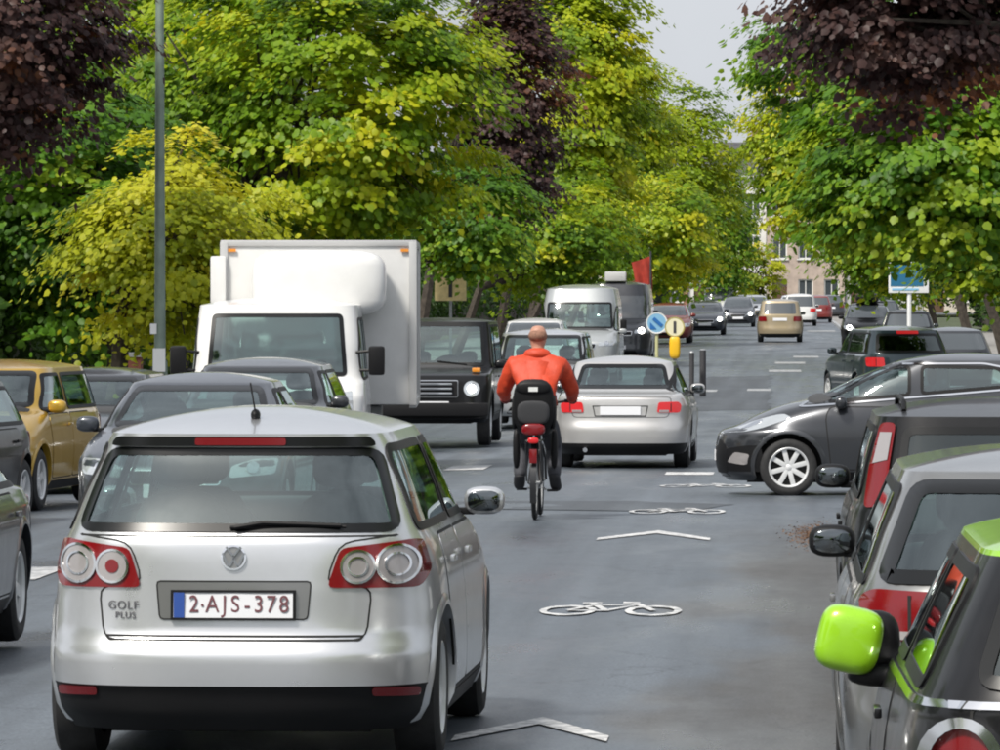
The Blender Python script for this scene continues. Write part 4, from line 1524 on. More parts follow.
# -- white lorry with a box body
def lorry(B, root, C):
    Lh = C['L'] / 2
    bw, bl, b0, b1 = 2.45, 4.1, 0.82, 2.90
    ox = -0.42
    yc = -Lh - 0.12 - bl / 2
    bm = bmesh.new()
    box_bm(bm, (ox, yc, (b0 + b1) / 2), (bw, bl, b1 - b0), bevel=0.03)
    bx_ = link('cargo_box', from_bm(bm), M_WHITE, root, angle=30)
    fr = []
    yf = yc + bl / 2
    for sg in (1, -1):
        fr.append(((ox + sg * (bw / 2 - 0.015), yf - 0.015, (b0 + b1) / 2), (0.10, 0.10, b1 - b0 + 0.01)))
        fr.append(((ox + sg * (bw / 2 - 0.015), yc - bl / 2 + 0.015, (b0 + b1) / 2), (0.10, 0.10, b1 - b0 + 0.01)))
        fr.append(((ox + sg * (bw / 2 - 0.015), yc, b1 - 0.01), (0.09, bl, 0.08)))
        fr.append(((ox + sg * (bw / 2 - 0.015), yc, b0 + 0.01), (0.09, bl, 0.10)))
    fr.append(((ox, yf - 0.015, b1 - 0.01), (bw, 0.085, 0.078)))
    boxes('box_frame', fr, mat('box_trim', (0.50, 0.50, 0.50), 0.4, metal=0.3), bx_, 0.01)
    # wind deflector: a tall rounded hood above the cab
    blobs('wind_deflector', [((ox - 0.02, yf + 0.34, 2.38), (0.86, 0.34, 0.42), dict(e=4.5, n=28, m=14))], P_WHITE, root)
    boxes('reefer_vent', [((0.86, yf + 0.05, 2.35), (0.20, 0.10, 0.75))], P_WHITE, root, 0.03)
    boxes('chassis', [((0, yc, 0.66), (0.9, bl + 0.6, 0.22)), ((0, yc - bl / 2 + 0.1, 0.5), (1.9, 0.1, 0.12))], M_BLK, root)
    for sg in (1, -1):
        add_wheel(root, sg * 0.86, yc - 0.7, 0.36, 'truck', M_STEEL)
        mo = boxes('mirror', [((sg * 1.22, Lh - 0.62, 1.42), (0.20, 0.12, 0.36))], M_BLK, root, 0.04)
        tubes('mirror_arm', [([(sg * 0.95, Lh - 0.66, 1.30), (sg * 1.17, Lh - 0.62, 1.30)], 0.02)], M_BLK, mo, 6)
        tubes('mirror_arm', [([(sg * 0.95, Lh - 0.66, 1.52), (sg * 1.17, Lh - 0.62, 1.54)], 0.02)], M_BLK, mo, 6)
    for k in range(1, 5):
        boxes('panel_joint', [((ox - bw / 2 - 0.003, yc - bl / 2 + bl * k / 5, (b0 + b1) / 2), (0.008, 0.03, b1 - b0 - 0.2))], M_GREYMETAL, bx_)
        boxes('panel_joint', [((ox + bw / 2 + 0.003, yc - bl / 2 + bl * k / 5, (b0 + b1) / 2), (0.008, 0.03, b1 - b0 - 0.2))], M_GREYMETAL, bx_)
    for sg in (1, -1):
        boxes('marker_lamp', [((ox + sg * (bw / 2 - 0.12), yf + 0.03, b1 - 0.10), (0.10, 0.02, 0.04))], M_AMBER, bx_)
    # side marker and mudguard on the box flank
    for_sg = (1, -1)
    for sg in for_sg:
        boxes('side_locker', [((sg * (bw / 2 - 0.16), yc + 0.9, 0.62), (0.3, 0.9, 0.34))], M_GREYMETAL, root, 0.02)
    patch(B, 'door', round_poly([(Lh - 1.55, 0.55), (Lh - 0.75, 0.55), (Lh - 0.62, 1.12), (Lh - 1.55, 1.12)], 0.04, 3), 'left', 0.004, P_WHITE, root, 0.1)
    patch(B, 'door', round_poly([(Lh - 1.55, 0.55), (Lh - 0.75, 0.55), (Lh - 0.62, 1.12), (Lh - 1.55, 1.12)], 0.04, 3), 'right', 0.004, P_WHITE, root, 0.1)
    tubes('wiper', [([(0.1, float(B.front(0.1, 1.24)) + 0.02, 1.24), (0.62, float(B.front(0.62, 1.29)) + 0.02, 1.29)], 0.012), ([(-0.55, float(B.front(0.55, 1.24)) + 0.02, 1.24), (-0.02, float(B.front(0.0, 1.29)) + 0.02, 1.29)], 0.012)], M_BLK, root, 5)


lx = at_depth(275, 68)
car('box_lorry', 'white box lorry with wind deflector facing us in the oncoming lane', 'lorry', lx - 0.10, 68 + 1.7, PI + 0.055, P_WHITE, 1, 'oncoming vehicles',
    L=3.4, W=2.20, zr=2.10, crown=0.10, z0=0.32, hood=1.04, cowl=1.19, cowly=0.42, wst=0.72, belt=1.13, R=0.36, fo=0.75, wb=3.3, single=True,
    rear=[(0.32, 0.0), (2.10, 0.0)], width=[(0.32, 0.94), (0.45, 0.98), (0.8, 1.0), (1.1, 0.985), (1.25, 0.965), (1.7, 0.93), (2.10, 0.885)],
    wsp=[(-0.86, 1.23), (0.86, 1.23), (0.80, 2.00), (-0.80, 2.00)], sidewin=[[(0.05, 1.18), (1.07, 1.18), (1.01, 1.55), (0.83, 1.95), (0.05, 1.95)], [(-1.0, 1.18), (-0.1, 1.18), (-0.1, 1.95), (-1.0, 1.95)]], p=5.0, qf=14, qr=30, show=('front', 'left', 'right'), doors=0,
    heads=[(0.62, 0.80), (0.93, 0.82), (0.93, 1.06), (0.72, 1.02)], hoodf=0.12, extra=lorry)


# -- boxy black off-roader
def offroad_extra(B, root, C):
    Lh = C['L'] / 2
    for sg in (1, -1):
        boxes('wing_indicator', [((sg * 0.66, Lh - 0.30, C['hood'] + 0.07), (0.13, 0.16, 0.07))], M_AMBER, root, 0.02)
    boxes('bumper', [((0, Lh + 0.03, 0.56), (1.72, 0.16, 0.20))], M_BLK, root, 0.03)
    for z in (0.80, 0.87, 0.94):
        boxes('grille_bar', [((0, Lh + 0.012, z), (0.62, 0.03, 0.03))], M_CHROME, root, 0.006)
    tubes('spare_wheel', [([(0, -Lh - 0.03, 0.98), (0, -Lh - 0.20, 0.98)], 0.36)], M_RUB, root, 24)
    tubes('wiper', [([(-0.45, float(B.front(0.45, 1.23)) + 0.02, 1.22), (0.0, float(B.front(0.0, 1.28)) + 0.02, 1.27)], 0.012)], M_BLK, root, 5)


gx2 = -5.38
car('off_road_car', 'boxy black off-roader with a headlight on, behind the white lorry', 'car', gx2, 84 + 2.2, PI, P_BLACK, 1, 'oncoming vehicles', lit=True,
    L=4.4, W=1.76, zr=1.87, crown=0.06, z0=0.36, hood=1.08, cowl=1.17, cowly=1.38, wst=1.62, belt=1.15, R=0.385, wb=2.85, fo=0.72, arch=0.05, archmat=M_BLK,
    rear=[(0.36, 0.06), (0.5, 0.0), (1.15, 0.0), (1.5, 0.03), (1.87, 0.06)], width=[(0.36, 0.95), (0.5, 0.99), (0.9, 1.0), (1.12, 0.985), (1.18, 0.965), (1.5, 0.93), (1.87, 0.88)],
    heads=circle(0.60, 0.87, 0.12, 16), grille=[(-0.40, 0.74), (0.40, 0.74), (0.40, 1.0), (-0.40, 1.0)], p=7, qf=18, qr=18, hoodf=0.07, extra=offroad_extra, mir_y=0.12)
car('people_carrier', 'silver people carrier with roof rails behind the cyclist', 'car', at_depth(539, 97), 97 + 2.2, PI, P_SILVER, 1, 'oncoming vehicles', lit=True,
    L=4.5, W=1.85, zr=1.62, crown=0.09, z0=0.2, hood=0.88, cowl=1.10, cowly=1.0, wst=1.75, belt=1.05, rt=0.35, tumble=0.80, R=0.33, bp=-0.05)
car('estate_car', 'white car half hidden between the people carrier and the grey van', 'car', at_depth(531, 128), 128 + 2.2, PI, P_WHITE, 0, 'oncoming vehicles', L=4.4, W=1.78, zr=1.62, crown=0.09, hood=0.8, cowl=1.05, belt=1.0)


def van_extra(B, root, C):
    for sg in (1, -1):
        boxes('side_mirror', [((sg * (C['W'] / 2 + 0.10), C['L'] / 2 - 1.25, 1.42), (0.16, 0.14, 0.34))], M_BLK, root, 0.04)
    if C.get('unit'):
        boxes('roof_unit', [((0.1, 0.6, C['zr'] + C['crown'] + 0.12), (0.62, 0.8, 0.28))], M_WHITE, root, 0.04)


VAN = dict(L=5.6, W=1.99, crown=0.12, z0=0.26, hood=1.08, cowl=1.32, cowly=0.85, wst=1.35, belt=1.22, R=0.345, wb=3.4, fo=0.98, p=4.2, qf=10, qr=24,
           width=[(0.26, 0.94), (0.4, 0.985), (0.8, 1.0), (1.2, 0.985), (1.35, 0.965), (1.9, 0.94), (2.35, 0.86)])
car('panel_van', 'silver-grey high-roofed panel van beyond the cyclist', 'van', at_depth(578, 139), 139 + 2.8, PI, P_VAN, 1, 'oncoming vehicles', zr=2.35, rear=[(0.26, 0.05), (0.45, 0.0), (1.3, 0.0), (2.35, 0.05)],
    sidewin=[[(0.75, 1.30), (1.72, 1.30), (1.52, 1.72), (1.30, 1.92), (0.75, 1.92)]], wsp=[(-0.84, 1.36), (0.84, 1.36), (0.80, 2.02), (-0.80, 2.02)], extra=van_extra, doors=2, bp=0.65, **VAN)
car('minibus', 'dark grey minibus with a white roof unit behind the grey van', 'van', at_depth(617, 163), 163 + 2.8, PI, P_DARKG, 0, 'oncoming vehicles', zr=2.35, rear=[(0.26, 0.05), (0.45, 0.0), (1.3, 0.0), (2.35, 0.05)], unit=True, lit=True,
    sidewin=[[(0.75, 1.30), (1.72, 1.30), (1.52, 1.72), (1.30, 1.92), (0.75, 1.92)], [(-2.4, 1.30), (0.65, 1.30), (0.65, 1.92), (-2.4, 1.92)]], wsp=[(-0.84, 1.36), (0.84, 1.36), (0.80, 2.02), (-0.80, 2.02)], extra=van_extra, doors=2, bp=0.65, **VAN)

# -- parked on the left
car('people_carrier', 'gold people carrier parked at the left kerb', 'car', -8.38, 56.2 + 2.1, PI - 0.085, P_GOLD, 2, 'cars parked along the left kerb', z=G2(-7.6, 57),
    L=4.2, W=1.75, zr=1.44, crown=0.085, hood=0.80, cowl=1.02, cowly=0.95, wst=1.6, belt=0.98, rt=0.35, tumble=0.78, R=0.315)
car('hatchback_car', 'black car with lit headlight at the left edge, in front of the gold one', 'car', -8.28, 49.9 + 2.0, PI - 0.11, P_BLACK, 2, 'cars parked along the left kerb', z=G2(-8.4, 51), lit=True,
    L=4.0, W=1.72, zr=1.36, crown=0.08, hood=0.72, cowl=0.94, cowly=1.0, wst=1.75, belt=0.92, rt=0.45, tumble=0.72, R=0.31)
car('estate_car', 'dark grey car with pale windscreen parked behind the gold people carrier', 'car', at_depth(88, 65.5), 63.5 + 2.2, PI - 0.03, P_DARKG, 1, 'cars parked along the left kerb', z=G2(-8.5, 65),
    L=4.4, W=1.76, zr=1.36, crown=0.085, hood=0.74, cowl=0.95, cowly=1.1, wst=1.8, belt=0.92, rt=0.5, tumble=0.74, R=0.315, lit=True)

# -- beyond the crossing car on the right
def suv_extra(B, root, C):
    patch(B, 'brake_light', round_poly([(-0.22, C['zr'] - 0.07), (0.22, C['zr'] - 0.07), (0.22, C['zr'] - 0.005), (-0.22, C['zr'] - 0.005)], 0.01, 2), 'rear', 0.03, M_REDON, root, 0.1)


car('sport_utility_car', 'dark teal sport utility car with lit brake light nosing out behind the crossing hatchback', 'car', 1.95, 114.2, 0.22, P_TEAL, 1, 'cars on the right', glass=M_GLASSD, extra=suv_extra,
    L=4.45, W=1.84, zr=1.58, crown=0.09, z0=0.22, hood=0.95, cowl=1.12, cowly=1.1, wst=1.7, belt=1.08, rt=0.45, tumble=0.76, R=0.35, lamps_lit=True)
car('estate_car', 'dark grey estate parked right of the teal sport utility car', 'car', at_depth(948, 128), 130, 0.10, P_DARKG, 0, 'cars on the right', L=4.4, zr=1.42)


def roofbox_extra(B, root, C):
    blobs('roof_box', [((0, -0.2, C['zr'] + C['crown'] + 0.16), (0.42, 0.95, 0.17), dict(e=3.2, n=20))], M_BLK, root)
    boxes('roof_bar', [((0, 0.3, C['zr'] + C['crown'] + 0.0), (1.1, 0.05, 0.04)), ((0, -0.7, C['zr'] + C['crown'] + 0.0), (1.1, 0.05, 0.04))], M_BLK, root)


car('estate_car', 'black car with roof box and lit headlight parked under the right-hand trees', 'car', at_depth(868, 196), 198, PI, P_BLACK, 0, 'cars on the right', lit=True, L=4.6, W=1.85, zr=1.46, extra=roofbox_extra, R=0.33)
car('estate_car', 'dark car parked farther down the right side', 'car', at_depth(880, 226), 228, 0, P_BLUEG, 0, 'cars on the right', L=4.6, W=1.85, zr=1.46)

# -- far traffic
car('people_carrier', 'beige people carrier driving away in the distance', 'car', at_depth(780, 208), 210, 0, P_TAN, 0, 'distant cars', L=4.1, W=1.70, zr=1.52, crown=0.09, rt=0.3, tumble=0.80, rwin=[(-0.60, 1.05), (0.60, 1.05), (0.56, 1.46), (-0.56, 1.46)], belt=1.0, platez=0.85, glass=None)
car('saloon_car', 'dark oncoming car with both headlights on, right of the round signs', 'car', at_depth(705, 236), 238, PI, P_BLUEG, 0, 'distant cars', lit=True, tail='sedan', deck=0.5, deckz=0.95, rt=1.1, L=4.5, zr=1.36)
car('hatchback_car', 'grey oncoming car behind the dark one with headlights', 'car', at_depth(738, 282), 284, PI, P_DARKG, 0, 'distant cars', lit=True, L=4.2, zr=1.46)
car('panel_van', 'small white van top among the distant oncoming cars', 'van', at_depth(719, 318), 320, PI, P_WHITE, 0, 'distant cars', zr=1.95, L=4.9, W=1.9, crown=0.09, hood=1.0, cowl=1.2, cowly=0.9, wst=1.4, belt=1.12, rt=0.12, tumble=0.86)
car('hatchback_car', 'pale silver oncoming car left of the beige people carrier', 'car', at_depth(755, 335), 337, PI, P_SILVER, 0, 'distant cars', lit=True, L=4.2, zr=1.46)
car('people_carrier', 'white people carrier ahead of the beige one', 'car', at_depth(800, 290), 292, 0, P_WHITE, 0, 'distant cars', L=4.4, zr=1.58, tumble=0.8, rt=0.3, lamps_lit=True)
car('hatchback_car', 'dark red car far ahead on the right', 'car', at_depth(817, 318), 320, 0, P_RED, 0, 'distant cars', L=4.2, zr=1.48)
car('hatchback_car', 'dark grey hatchback farthest down the right lane', 'car', at_depth(831, 350), 352, 0, P_DARKG, 0, 'distant cars', L=4.2, zr=1.45)
car('hatchback_car', 'black hatchback parked in the lay-by behind the roof-box car', 'car', at_depth(908, 172), 174, 0, P_BLACK, 0, 'cars on the right', L=4.2, zr=1.45)
car('saloon_car', 'dark saloon farthest away in the oncoming queue', 'car', at_depth(745, 368), 370, PI, P_BLUEG, 0, 'distant cars', lit=True, L=4.3, zr=1.42)
car('estate_car', 'silver estate far ahead in the right lane', 'car', at_depth(792, 352), 354, 0, P_SILVER, 0, 'distant cars', L=4.4, zr=1.45)
car('hatchback_car', 'dark red car half hidden behind the minibus and round signs', 'car', at_depth(668, 205), 207, PI, P_RED, 0, 'distant cars', L=4.2, zr=1.40)

# ------------------------------------------------------------------ signs, posts, street furniture
M_POLE = mat('lamp_post_green', (0.17, 0.22, 0.18), 0.5, metal=0.2, noise=0.2, nscale=4)
M_BLUE = mat('sign_blue', (0.02, 0.14, 0.42), 0.4)
M_LBLUE = mat('sign_pale_blue', (0.22, 0.45, 0.66), 0.4)
M_SWHITE = mat('sign_white', (0.76, 0.77, 0.76), 0.4)
M_YEL = mat('sign_yellow', (0.85, 0.50, 0.02), 0.4)
M_CREAMY = mat('sign_cream', (0.78, 0.74, 0.52), 0.45)
M_OCHRE = mat('sign_ochre', (0.80, 0.64, 0.32), 0.6, noise=0.15, nscale=8)
M_DKSIGN = mat('sign_dark', (0.05, 0.05, 0.055), 0.6)
M_BRICKP = mat('brown_brick', (0.16, 0.055, 0.035), 0.85, noise=0.3, nscale=12, bump=0.3)
M_CLOTH = mat('red_cloth', (0.34, 0.035, 0.02), 0.85, noise=0.25, nscale=4)


def disc(name, c, r, material, parent, th=0.012, n=28):
    V, Fc = lathe_geo([(-th, 0.0005), (-th, r), (th, r), (th, 0.0005)], n, 'y')
    o = link(name, mesh(V, Fc), material, parent)
    o.location = c
    return o


# lamp post on the left pavement
x, y = at_depth(158, 86), 86.0
r = empty('lamp_post', (x, y, G2(x, y) + 0.115), 0, 'tall green-grey lamp post on the left pavement beside the white lorry', 'lamp post')
tubes('post', [([(0, 0, 0), (0, 0, 1.25), (0.0, 0, 1.3), (0.0, 0, 8.8)], [0.125, 0.115, 0.088, 0.055])], M_POLE, r, 14)
tubes('arm', [([(0, 0, 8.75), (0.05, 0, 9.1), (0.5, 0, 9.35), (1.5, 0, 9.4)], 0.035)], M_POLE, r, 8)
blobs('lamp_head', [((1.75, 0, 9.38), (0.38, 0.14, 0.08), dict(e=2.6))], M_GREYMETAL, r)
boxes('access_door', [((0, -0.118, 0.7), (0.10, 0.02, 0.4))], M_POLE, r, 0.004)
pz = 0.98 - G2(x, y)
boxes('poster', [((0.0, -0.125, pz), (0.19, 0.012, 0.36))], M_SWHITE, r)
boxes('small_notice', [((-0.09, -0.10, pz + 0.48), (0.10, 0.012, 0.16))], M_SWHITE, r)

# ochre square sign with dark upright symbol
x, y = at_depth(450.5, 152), 152.0
r = empty('parking_sign', (x, y, G2(x, y) + 0.115), 0, 'square ochre sign with dark upright symbol above the black off-roader', 'sign')
zc = CAMH + (HY - 285) / FPX * y - r.location.z
tubes('post', [([(0, 0, 0), (0, 0, zc + 0.35)], 0.04)], M_GREYMETAL, r, 8)
pn = boxes('sign_panel', [((0, -0.06, zc), (0.86, 0.03, 0.86))], M_OCHRE, r, 0.012)
boxes('symbol_bar', [((0.0, -0.08, zc), (0.10, 0.012, 0.66))], M_DKSIGN, pn)
boxes('symbol_head', [((0.0, -0.082, zc + 0.22), (0.26, 0.012, 0.09))], M_DKSIGN, pn)

# traffic island with round signs and bollards
ix, iy0, iy1 = -2.72, 113.0, 126.0
strip('traffic_island', [ix - 0.55, ix + 0.55], iy0, iy1, 0.12, M_KERB, thick=0.2)
x, y = at_depth(657, 117), 117.0
r = empty('round_sign', (x, y, G2(x, y) + 0.12), 0, 'pale blue round sign with dark arrow on the traffic island', 'sign')
zc = CAMH + (HY - 323) / FPX * y - r.location.z
tubes('post', [([(0, 0, 0), (0, 0, zc + 0.1)], 0.035)], mat('post_yellowish', (0.55, 0.55, 0.30), 0.5), r, 8)
d = disc('sign_face', (0, -0.05, zc), 0.215, M_LBLUE, r)
V, Fc = lathe_geo([(-0.008, 0.19), (-0.014, 0.2), (-0.014, 0.225), (0.012, 0.225)], 28, 'y')
link('sign_rim', mesh(V, Fc), M_SWHITE, d)
bm = bmesh.new()
box_bm(bm, (0.02, -0.02, 0.02), (0.07, 0.012, 0.24), Matrix.Rotation(2.3, 3, 'Y'))
link('arrow_shaft', from_bm(bm), M_BLUE, d, smooth=False)
link('arrow_head', mesh([(-0.14, -0.022, -0.13), (0.0, -0.022, -0.13), (-0.14, -0.022, 0.02)], [(0, 1, 2)]), M_BLUE, d, smooth=False)
x, y = at_depth(675, 116), 116.0
r = empty('bollard_sign', (x, y, G2(x, y) + 0.12), 0, 'yellow traffic bollard topped with a round cream sign on the island', 'bollard')
zc = CAMH + (HY - 327) / FPX * y - r.location.z
tubes('post', [([(0, 0, 0), (0, 0, zc)], 0.04)], M_GREYMETAL, r, 8)
blobs('yellow_housing', [((0, 0, zc - 0.42), (0.115, 0.10, 0.24), dict(e=4))], M_YEL, r)
d = disc('sign_face', (0, -0.06, zc), 0.20, M_CREAMY, r)
V, Fc = lathe_geo([(-0.008, 0.175), (-0.016, 0.185), (-0.016, 0.208), (0.012, 0.208)], 28, 'y')
link('sign_rim', mesh(V, Fc), mat('rim_olive', (0.42, 0.36, 0.12), 0.5), d)
boxes('symbol_bar', [((0, -0.018, 0), (0.055, 0.012, 0.24))], M_DKSIGN, d)
for k, (px, lab) in enumerate(((692, 'dark steel post on the traffic island, left of the pair'), (703, 'thicker dark steel post on the traffic island, right of the pair'))):
    y = 124.5 + 0.4 * k
    x = at_depth(px, y)
    r = empty('bollard', (x, y, G2(x, y)), 0, lab, 'bollard', 'steel posts on the island')
    tubes('post', [([(0, 0, 0), (0, 0, 0.98 + 0.05 * k)], 0.055 + 0.02 * k)], M_DKSIGN, r, 10)
    tubes('cap', [([(0, 0, 0.98 + 0.05 * k), (0, 0, 1.01 + 0.05 * k)], [0.062 + 0.02 * k, 0.04])], M_GREYMETAL, r, 10)

# blue and white sign on the right, half hidden by leaves
x, y = at_depth(908, 140), 140.0
r = empty('direction_sign', (x, y, G2(5.2, y) + 0.0), 0, 'blue and white rectangular sign on a pale post below the right-hand trees', 'sign')
zc = CAMH + (HY - 277) / FPX * y - r.location.z
tubes('post', [([(0.02, 0, 0), (0.02, 0, zc)], 0.055)], M_SWHITE, r, 8)
pn = boxes('sign_panel', [((0, -0.07, zc), (1.0, 0.03, 0.80))], M_SWHITE, r, 0.012)
boxes('blue_field', [((-0.04, -0.09, zc + 0.06), (0.82, 0.012, 0.58))], mat('sign_teal', (0.02, 0.13, 0.24), 0.35), pn)
boxes('blue_corner', [((0.30, -0.093, zc + 0.18), (0.34, 0.012, 0.40))], M_BLUE, pn)
boxes('blue_stripe', [((-0.08, -0.092, zc - 0.31), (0.66, 0.012, 0.05))], M_LBLUE, pn)

# shelter and drooping red flag behind the minibus
x, y = at_depth(664, 205), 205.0
x = min(x, KL - 1.2) if False else x
sx, sy = at_depth(664, 262), 262.0
r = empty('bus_shelter', (sx - 0.4, sy, G(sy)), 0, 'small shelter with white roof fascia under the trees behind the round signs', 'shelter')
boxes('roof', [((0, 0, 2.75), (1.7, 2.6, 0.55))], M_SWHITE, r, 0.03)
for dx in (-0.75, 0.75):
    for dy in (-1.1, 1.1):
        boxes('post', [((dx, dy, 1.24), (0.09, 0.09, 2.48))], M_GREYMETAL, r)
boxes('back_panel', [((0, 1.2, 1.3), (1.5, 0.05, 2.0))], mat('dark_glass_panel', (0.03, 0.04, 0.04), 0.1, coat=0.5), r)
x, y = at_depth(641, 171.5), 171.5
r = empty('red_flag', (x, y, G(y)), 0, 'drooping red flag on a pole behind the minibus', 'flag')
zc = CAMH + (HY - 256) / FPX * y - r.location.z
tubes('pole', [([(0.30, 0, 0), (0.30, 0, zc + 0.15)], 0.03)], M_DKSIGN, r, 8)
V, Fc = [], []
nu, nv = 12, 16
for j in range(nv + 1):
    t = j / nv
    wd = 0.62 * (1 - 0.62 * t) + 0.02
    for i in range(nu + 1):
        u = i / nu
        V.append((0.30 - u * wd + 0.06 * math.sin(3 * t + 2 * u), 0.07 * math.sin(u * 11 + 3 * t) * (0.4 + t), zc - 1.45 * t - 0.20 * u * (1 - t)))
for j in range(nv):
    for i in range(nu):
        Fc.append((j * (nu + 1) + i, j * (nu + 1) + i + 1, (j + 1) * (nu + 1) + i + 1, (j + 1) * (nu + 1) + i))
link('cloth', mesh(V, Fc), M_CLOTH, r)
# brown brick pillar and pale panel by the lamp post
x, y = at_depth(129, 96), 96.0
r = empty('gate_pillar', (x, y, G2(x, y) + 0.115), 0, 'brown brick gate pillar left of the lamp post', 'pillar')
boxes('shaft', [((0, 0, 0.62), (0.36, 0.36, 1.24))], M_BRICKP, r)
boxes('cap_stone', [((0, 0, 1.28), (0.44, 0.44, 0.08))], M_KERB, r, 0.01)


# ------------------------------------------------------------------ cyclist
def skin(verts, edges, radii, root=0, sub=2, name='skin'):
    me = bpy.data.meshes.new(name)
    me.from_pydata(verts, edges, [])
    o = bpy.data.objects.new(name, me)
    COL.objects.link(o)
    o.modifiers.new('s', 'SKIN').use_smooth_shade = True
    for i, rr in enumerate(radii):
        sv = me.skin_vertices[0].data[i]
        sv.radius = (rr, rr) if not hasattr(rr, '__len__') else rr
        sv.use_root = (i == root)
    m = o.modifiers.new('d', 'SUBSURF')
    m.levels = m.render_levels = sub
    dg = bpy.context.evaluated_depsgraph_get()
    out = bpy.data.meshes.new_from_object(o.evaluated_get(dg))
    bpy.data.objects.remove(o)
    bpy.data.meshes.remove(me)
    return out


M_SKIN = mat('skin', (0.46, 0.24, 0.17), 0.55, noise=0.12, nscale=10)
M_HAIR = mat('short_hair', (0.24, 0.125, 0.085), 0.85, noise=0.3, nscale=40)
M_JKT = mat('orange_jacket', (0.52, 0.045, 0.010), 0.6, noise=0.18, nscale=6, bump=1.0)
M_CUFF = mat('dark_red_cuff', (0.22, 0.02, 0.015), 0.7)
M_TRS = mat('grey_trousers', (0.050, 0.052, 0.062), 0.85, noise=0.2, nscale=12, bump=0.3)
M_SHOE = mat('dark_shoes', (0.022, 0.022, 0.026), 0.6)
cx, cy = on_ground(535, 520)
cy += 0.52
cyc_rz = 0.0
per = empty('person', (cx, cy, G(cy)), cyc_rz, 'cyclist in orange hooded jacket riding away from us', 'person')
# body: one continuous skin from head to feet, hands with fingers
bv, be, br_ = [], [], []


def node(p, r_, parent=None):
    bv.append(p)
    br_.append(r_)
    i = len(bv) - 1
    if parent is not None:
        be.append((parent, i))
    return i


pel = node((0, -0.20, 1.02), (0.14, 0.11))
sp1 = node((0, -0.13, 1.20), (0.13, 0.10), pel)
ch = node((0, -0.02, 1.38), (0.16, 0.11), sp1)
nk = node((0, 0.06, 1.52), 0.06, ch)
n2 = node((0, 0.09, 1.585), 0.058, nk)
hd = node((0, 0.115, 1.68), (0.078, 0.095), n2)
h2 = node((0, 0.10, 1.755), (0.078, 0.098), hd)
h3 = node((0, 0.10, 1.80), (0.050, 0.065), h2)
node((0, 0.222, 1.675), 0.014, hd)                      # nose
feet = []
for sg, knee, ank, toe in ((-1, (-0.145, 0.20, 0.70), (-0.165, -0.02, 0.365), (-0.175, 0.10, 0.305)), (1, (0.15, 0.10, 0.64), (0.17, -0.27, 0.375), (0.19, -0.14, 0.285))):
    sh = node((sg * 0.175, -0.01, 1.43), 0.07, ch)
    el = node((sg * 0.315, 0.10, 1.20), 0.046, sh)
    wr = node((sg * 0.315, 0.33, 1.10), 0.030, el)
    pm = node((sg * 0.305, 0.385, 1.105), (0.032, 0.022), wr)
    for k in range(4):
        f1 = node((sg * (0.278 + 0.019 * k), 0.428, 1.112), 0.0095, pm)
        f2 = node((sg * (0.278 + 0.019 * k), 0.440, 1.085), 0.0085, f1)
        node((sg * (0.279 + 0.019 * k), 0.418, 1.068), 0.008, f2)
    t1 = node((sg * 0.265, 0.395, 1.09), 0.010, pm)
    node((sg * 0.262, 0.415, 1.07), 0.009, t1)
    hp = node((sg * 0.10, -0.19, 0.96), 0.095, pel)
    kn = node(knee, 0.060, hp)
    an = node(ank, 0.030, kn)
    node((ank[0], ank[1] - 0.02, ank[2] - 0.03), 0.022, an)
    node((toe[0], toe[1] - 0.02, toe[2] + 0.005), 0.018, an)
    node((sg * 0.082, 0.105, 1.69), 0.016, hd)           # ear
link('body', skin(bv, be, br_), M_SKIN, per, angle=None)
blobs('hair', [((0, 0.072, 1.700), (0.090, 0.088, 0.062), dict(e=2.1))], M_HAIR, per)
for sg in (1, -1):
    blobs('eye', [((sg * 0.032, 0.20, 1.70), (0.012, 0.008, 0.009), dict(e=2))], M_DKSIGN, per)
# jacket
jv = [(0, -0.21, 0.99), (0, -0.18, 1.10), (0, -0.11, 1.25), (0, -0.03, 1.39), (0, 0.03, 1.49)]
je = [(0, 1), (1, 2), (2, 3), (3, 4)]
jr = [(0.185, 0.15), (0.195, 0.155), (0.195, 0.155), (0.205, 0.145), (0.10, 0.095)]
for sg in (-1, 1):
    o = len(jv)
    jv += [(sg * 0.215, -0.015, 1.415), (sg * 0.285, 0.04, 1.30), (sg * 0.325, 0.10, 1.195), (sg * 0.322, 0.22, 1.14), (sg * 0.316, 0.32, 1.105)]
    jr += [0.105, 0.085, 0.072, 0.060, 0.045]
    je += [(3, o), (o, o + 1), (o + 1, o + 2), (o + 2, o + 3), (o + 3, o + 4)]
jme = skin(jv, je, jr, 2, 3)
from mathutils import noise as mnoise
for v in jme.vertices:
    p = v.co
    f_ = mnoise.noise(Vector((p.x * 9, p.y * 9, p.z * 5))) + 0.6 * mnoise.noise(Vector((p.x * 22, p.y * 22, p.z * 12)))
    v.co = p + v.normal * 0.013 * f_
jme.update()
jk = link('jacket', jme, M_JKT, per, angle=None)
tubes('back_seam', [([(-0.17, -0.155, 1.355), (-0.08, -0.172, 1.335), (0.0, -0.176, 1.33), (0.08, -0.172, 1.335), (0.17, -0.155, 1.355)], 0.004)], M_CUFF, jk, 5)
blobs('hood', [((0, 0.0, 1.515), (0.135, 0.105, 0.065), dict(e=2.3, rot=Matrix.Rotation(-0.35, 3, 'X')))], M_JKT, jk)
for sg in (-1, 1):
    tubes('cuff', [([(sg * 0.319, 0.27, 1.122), (sg * 0.316, 0.345, 1.098)], [0.052, 0.046])], M_CUFF, jk, 10)
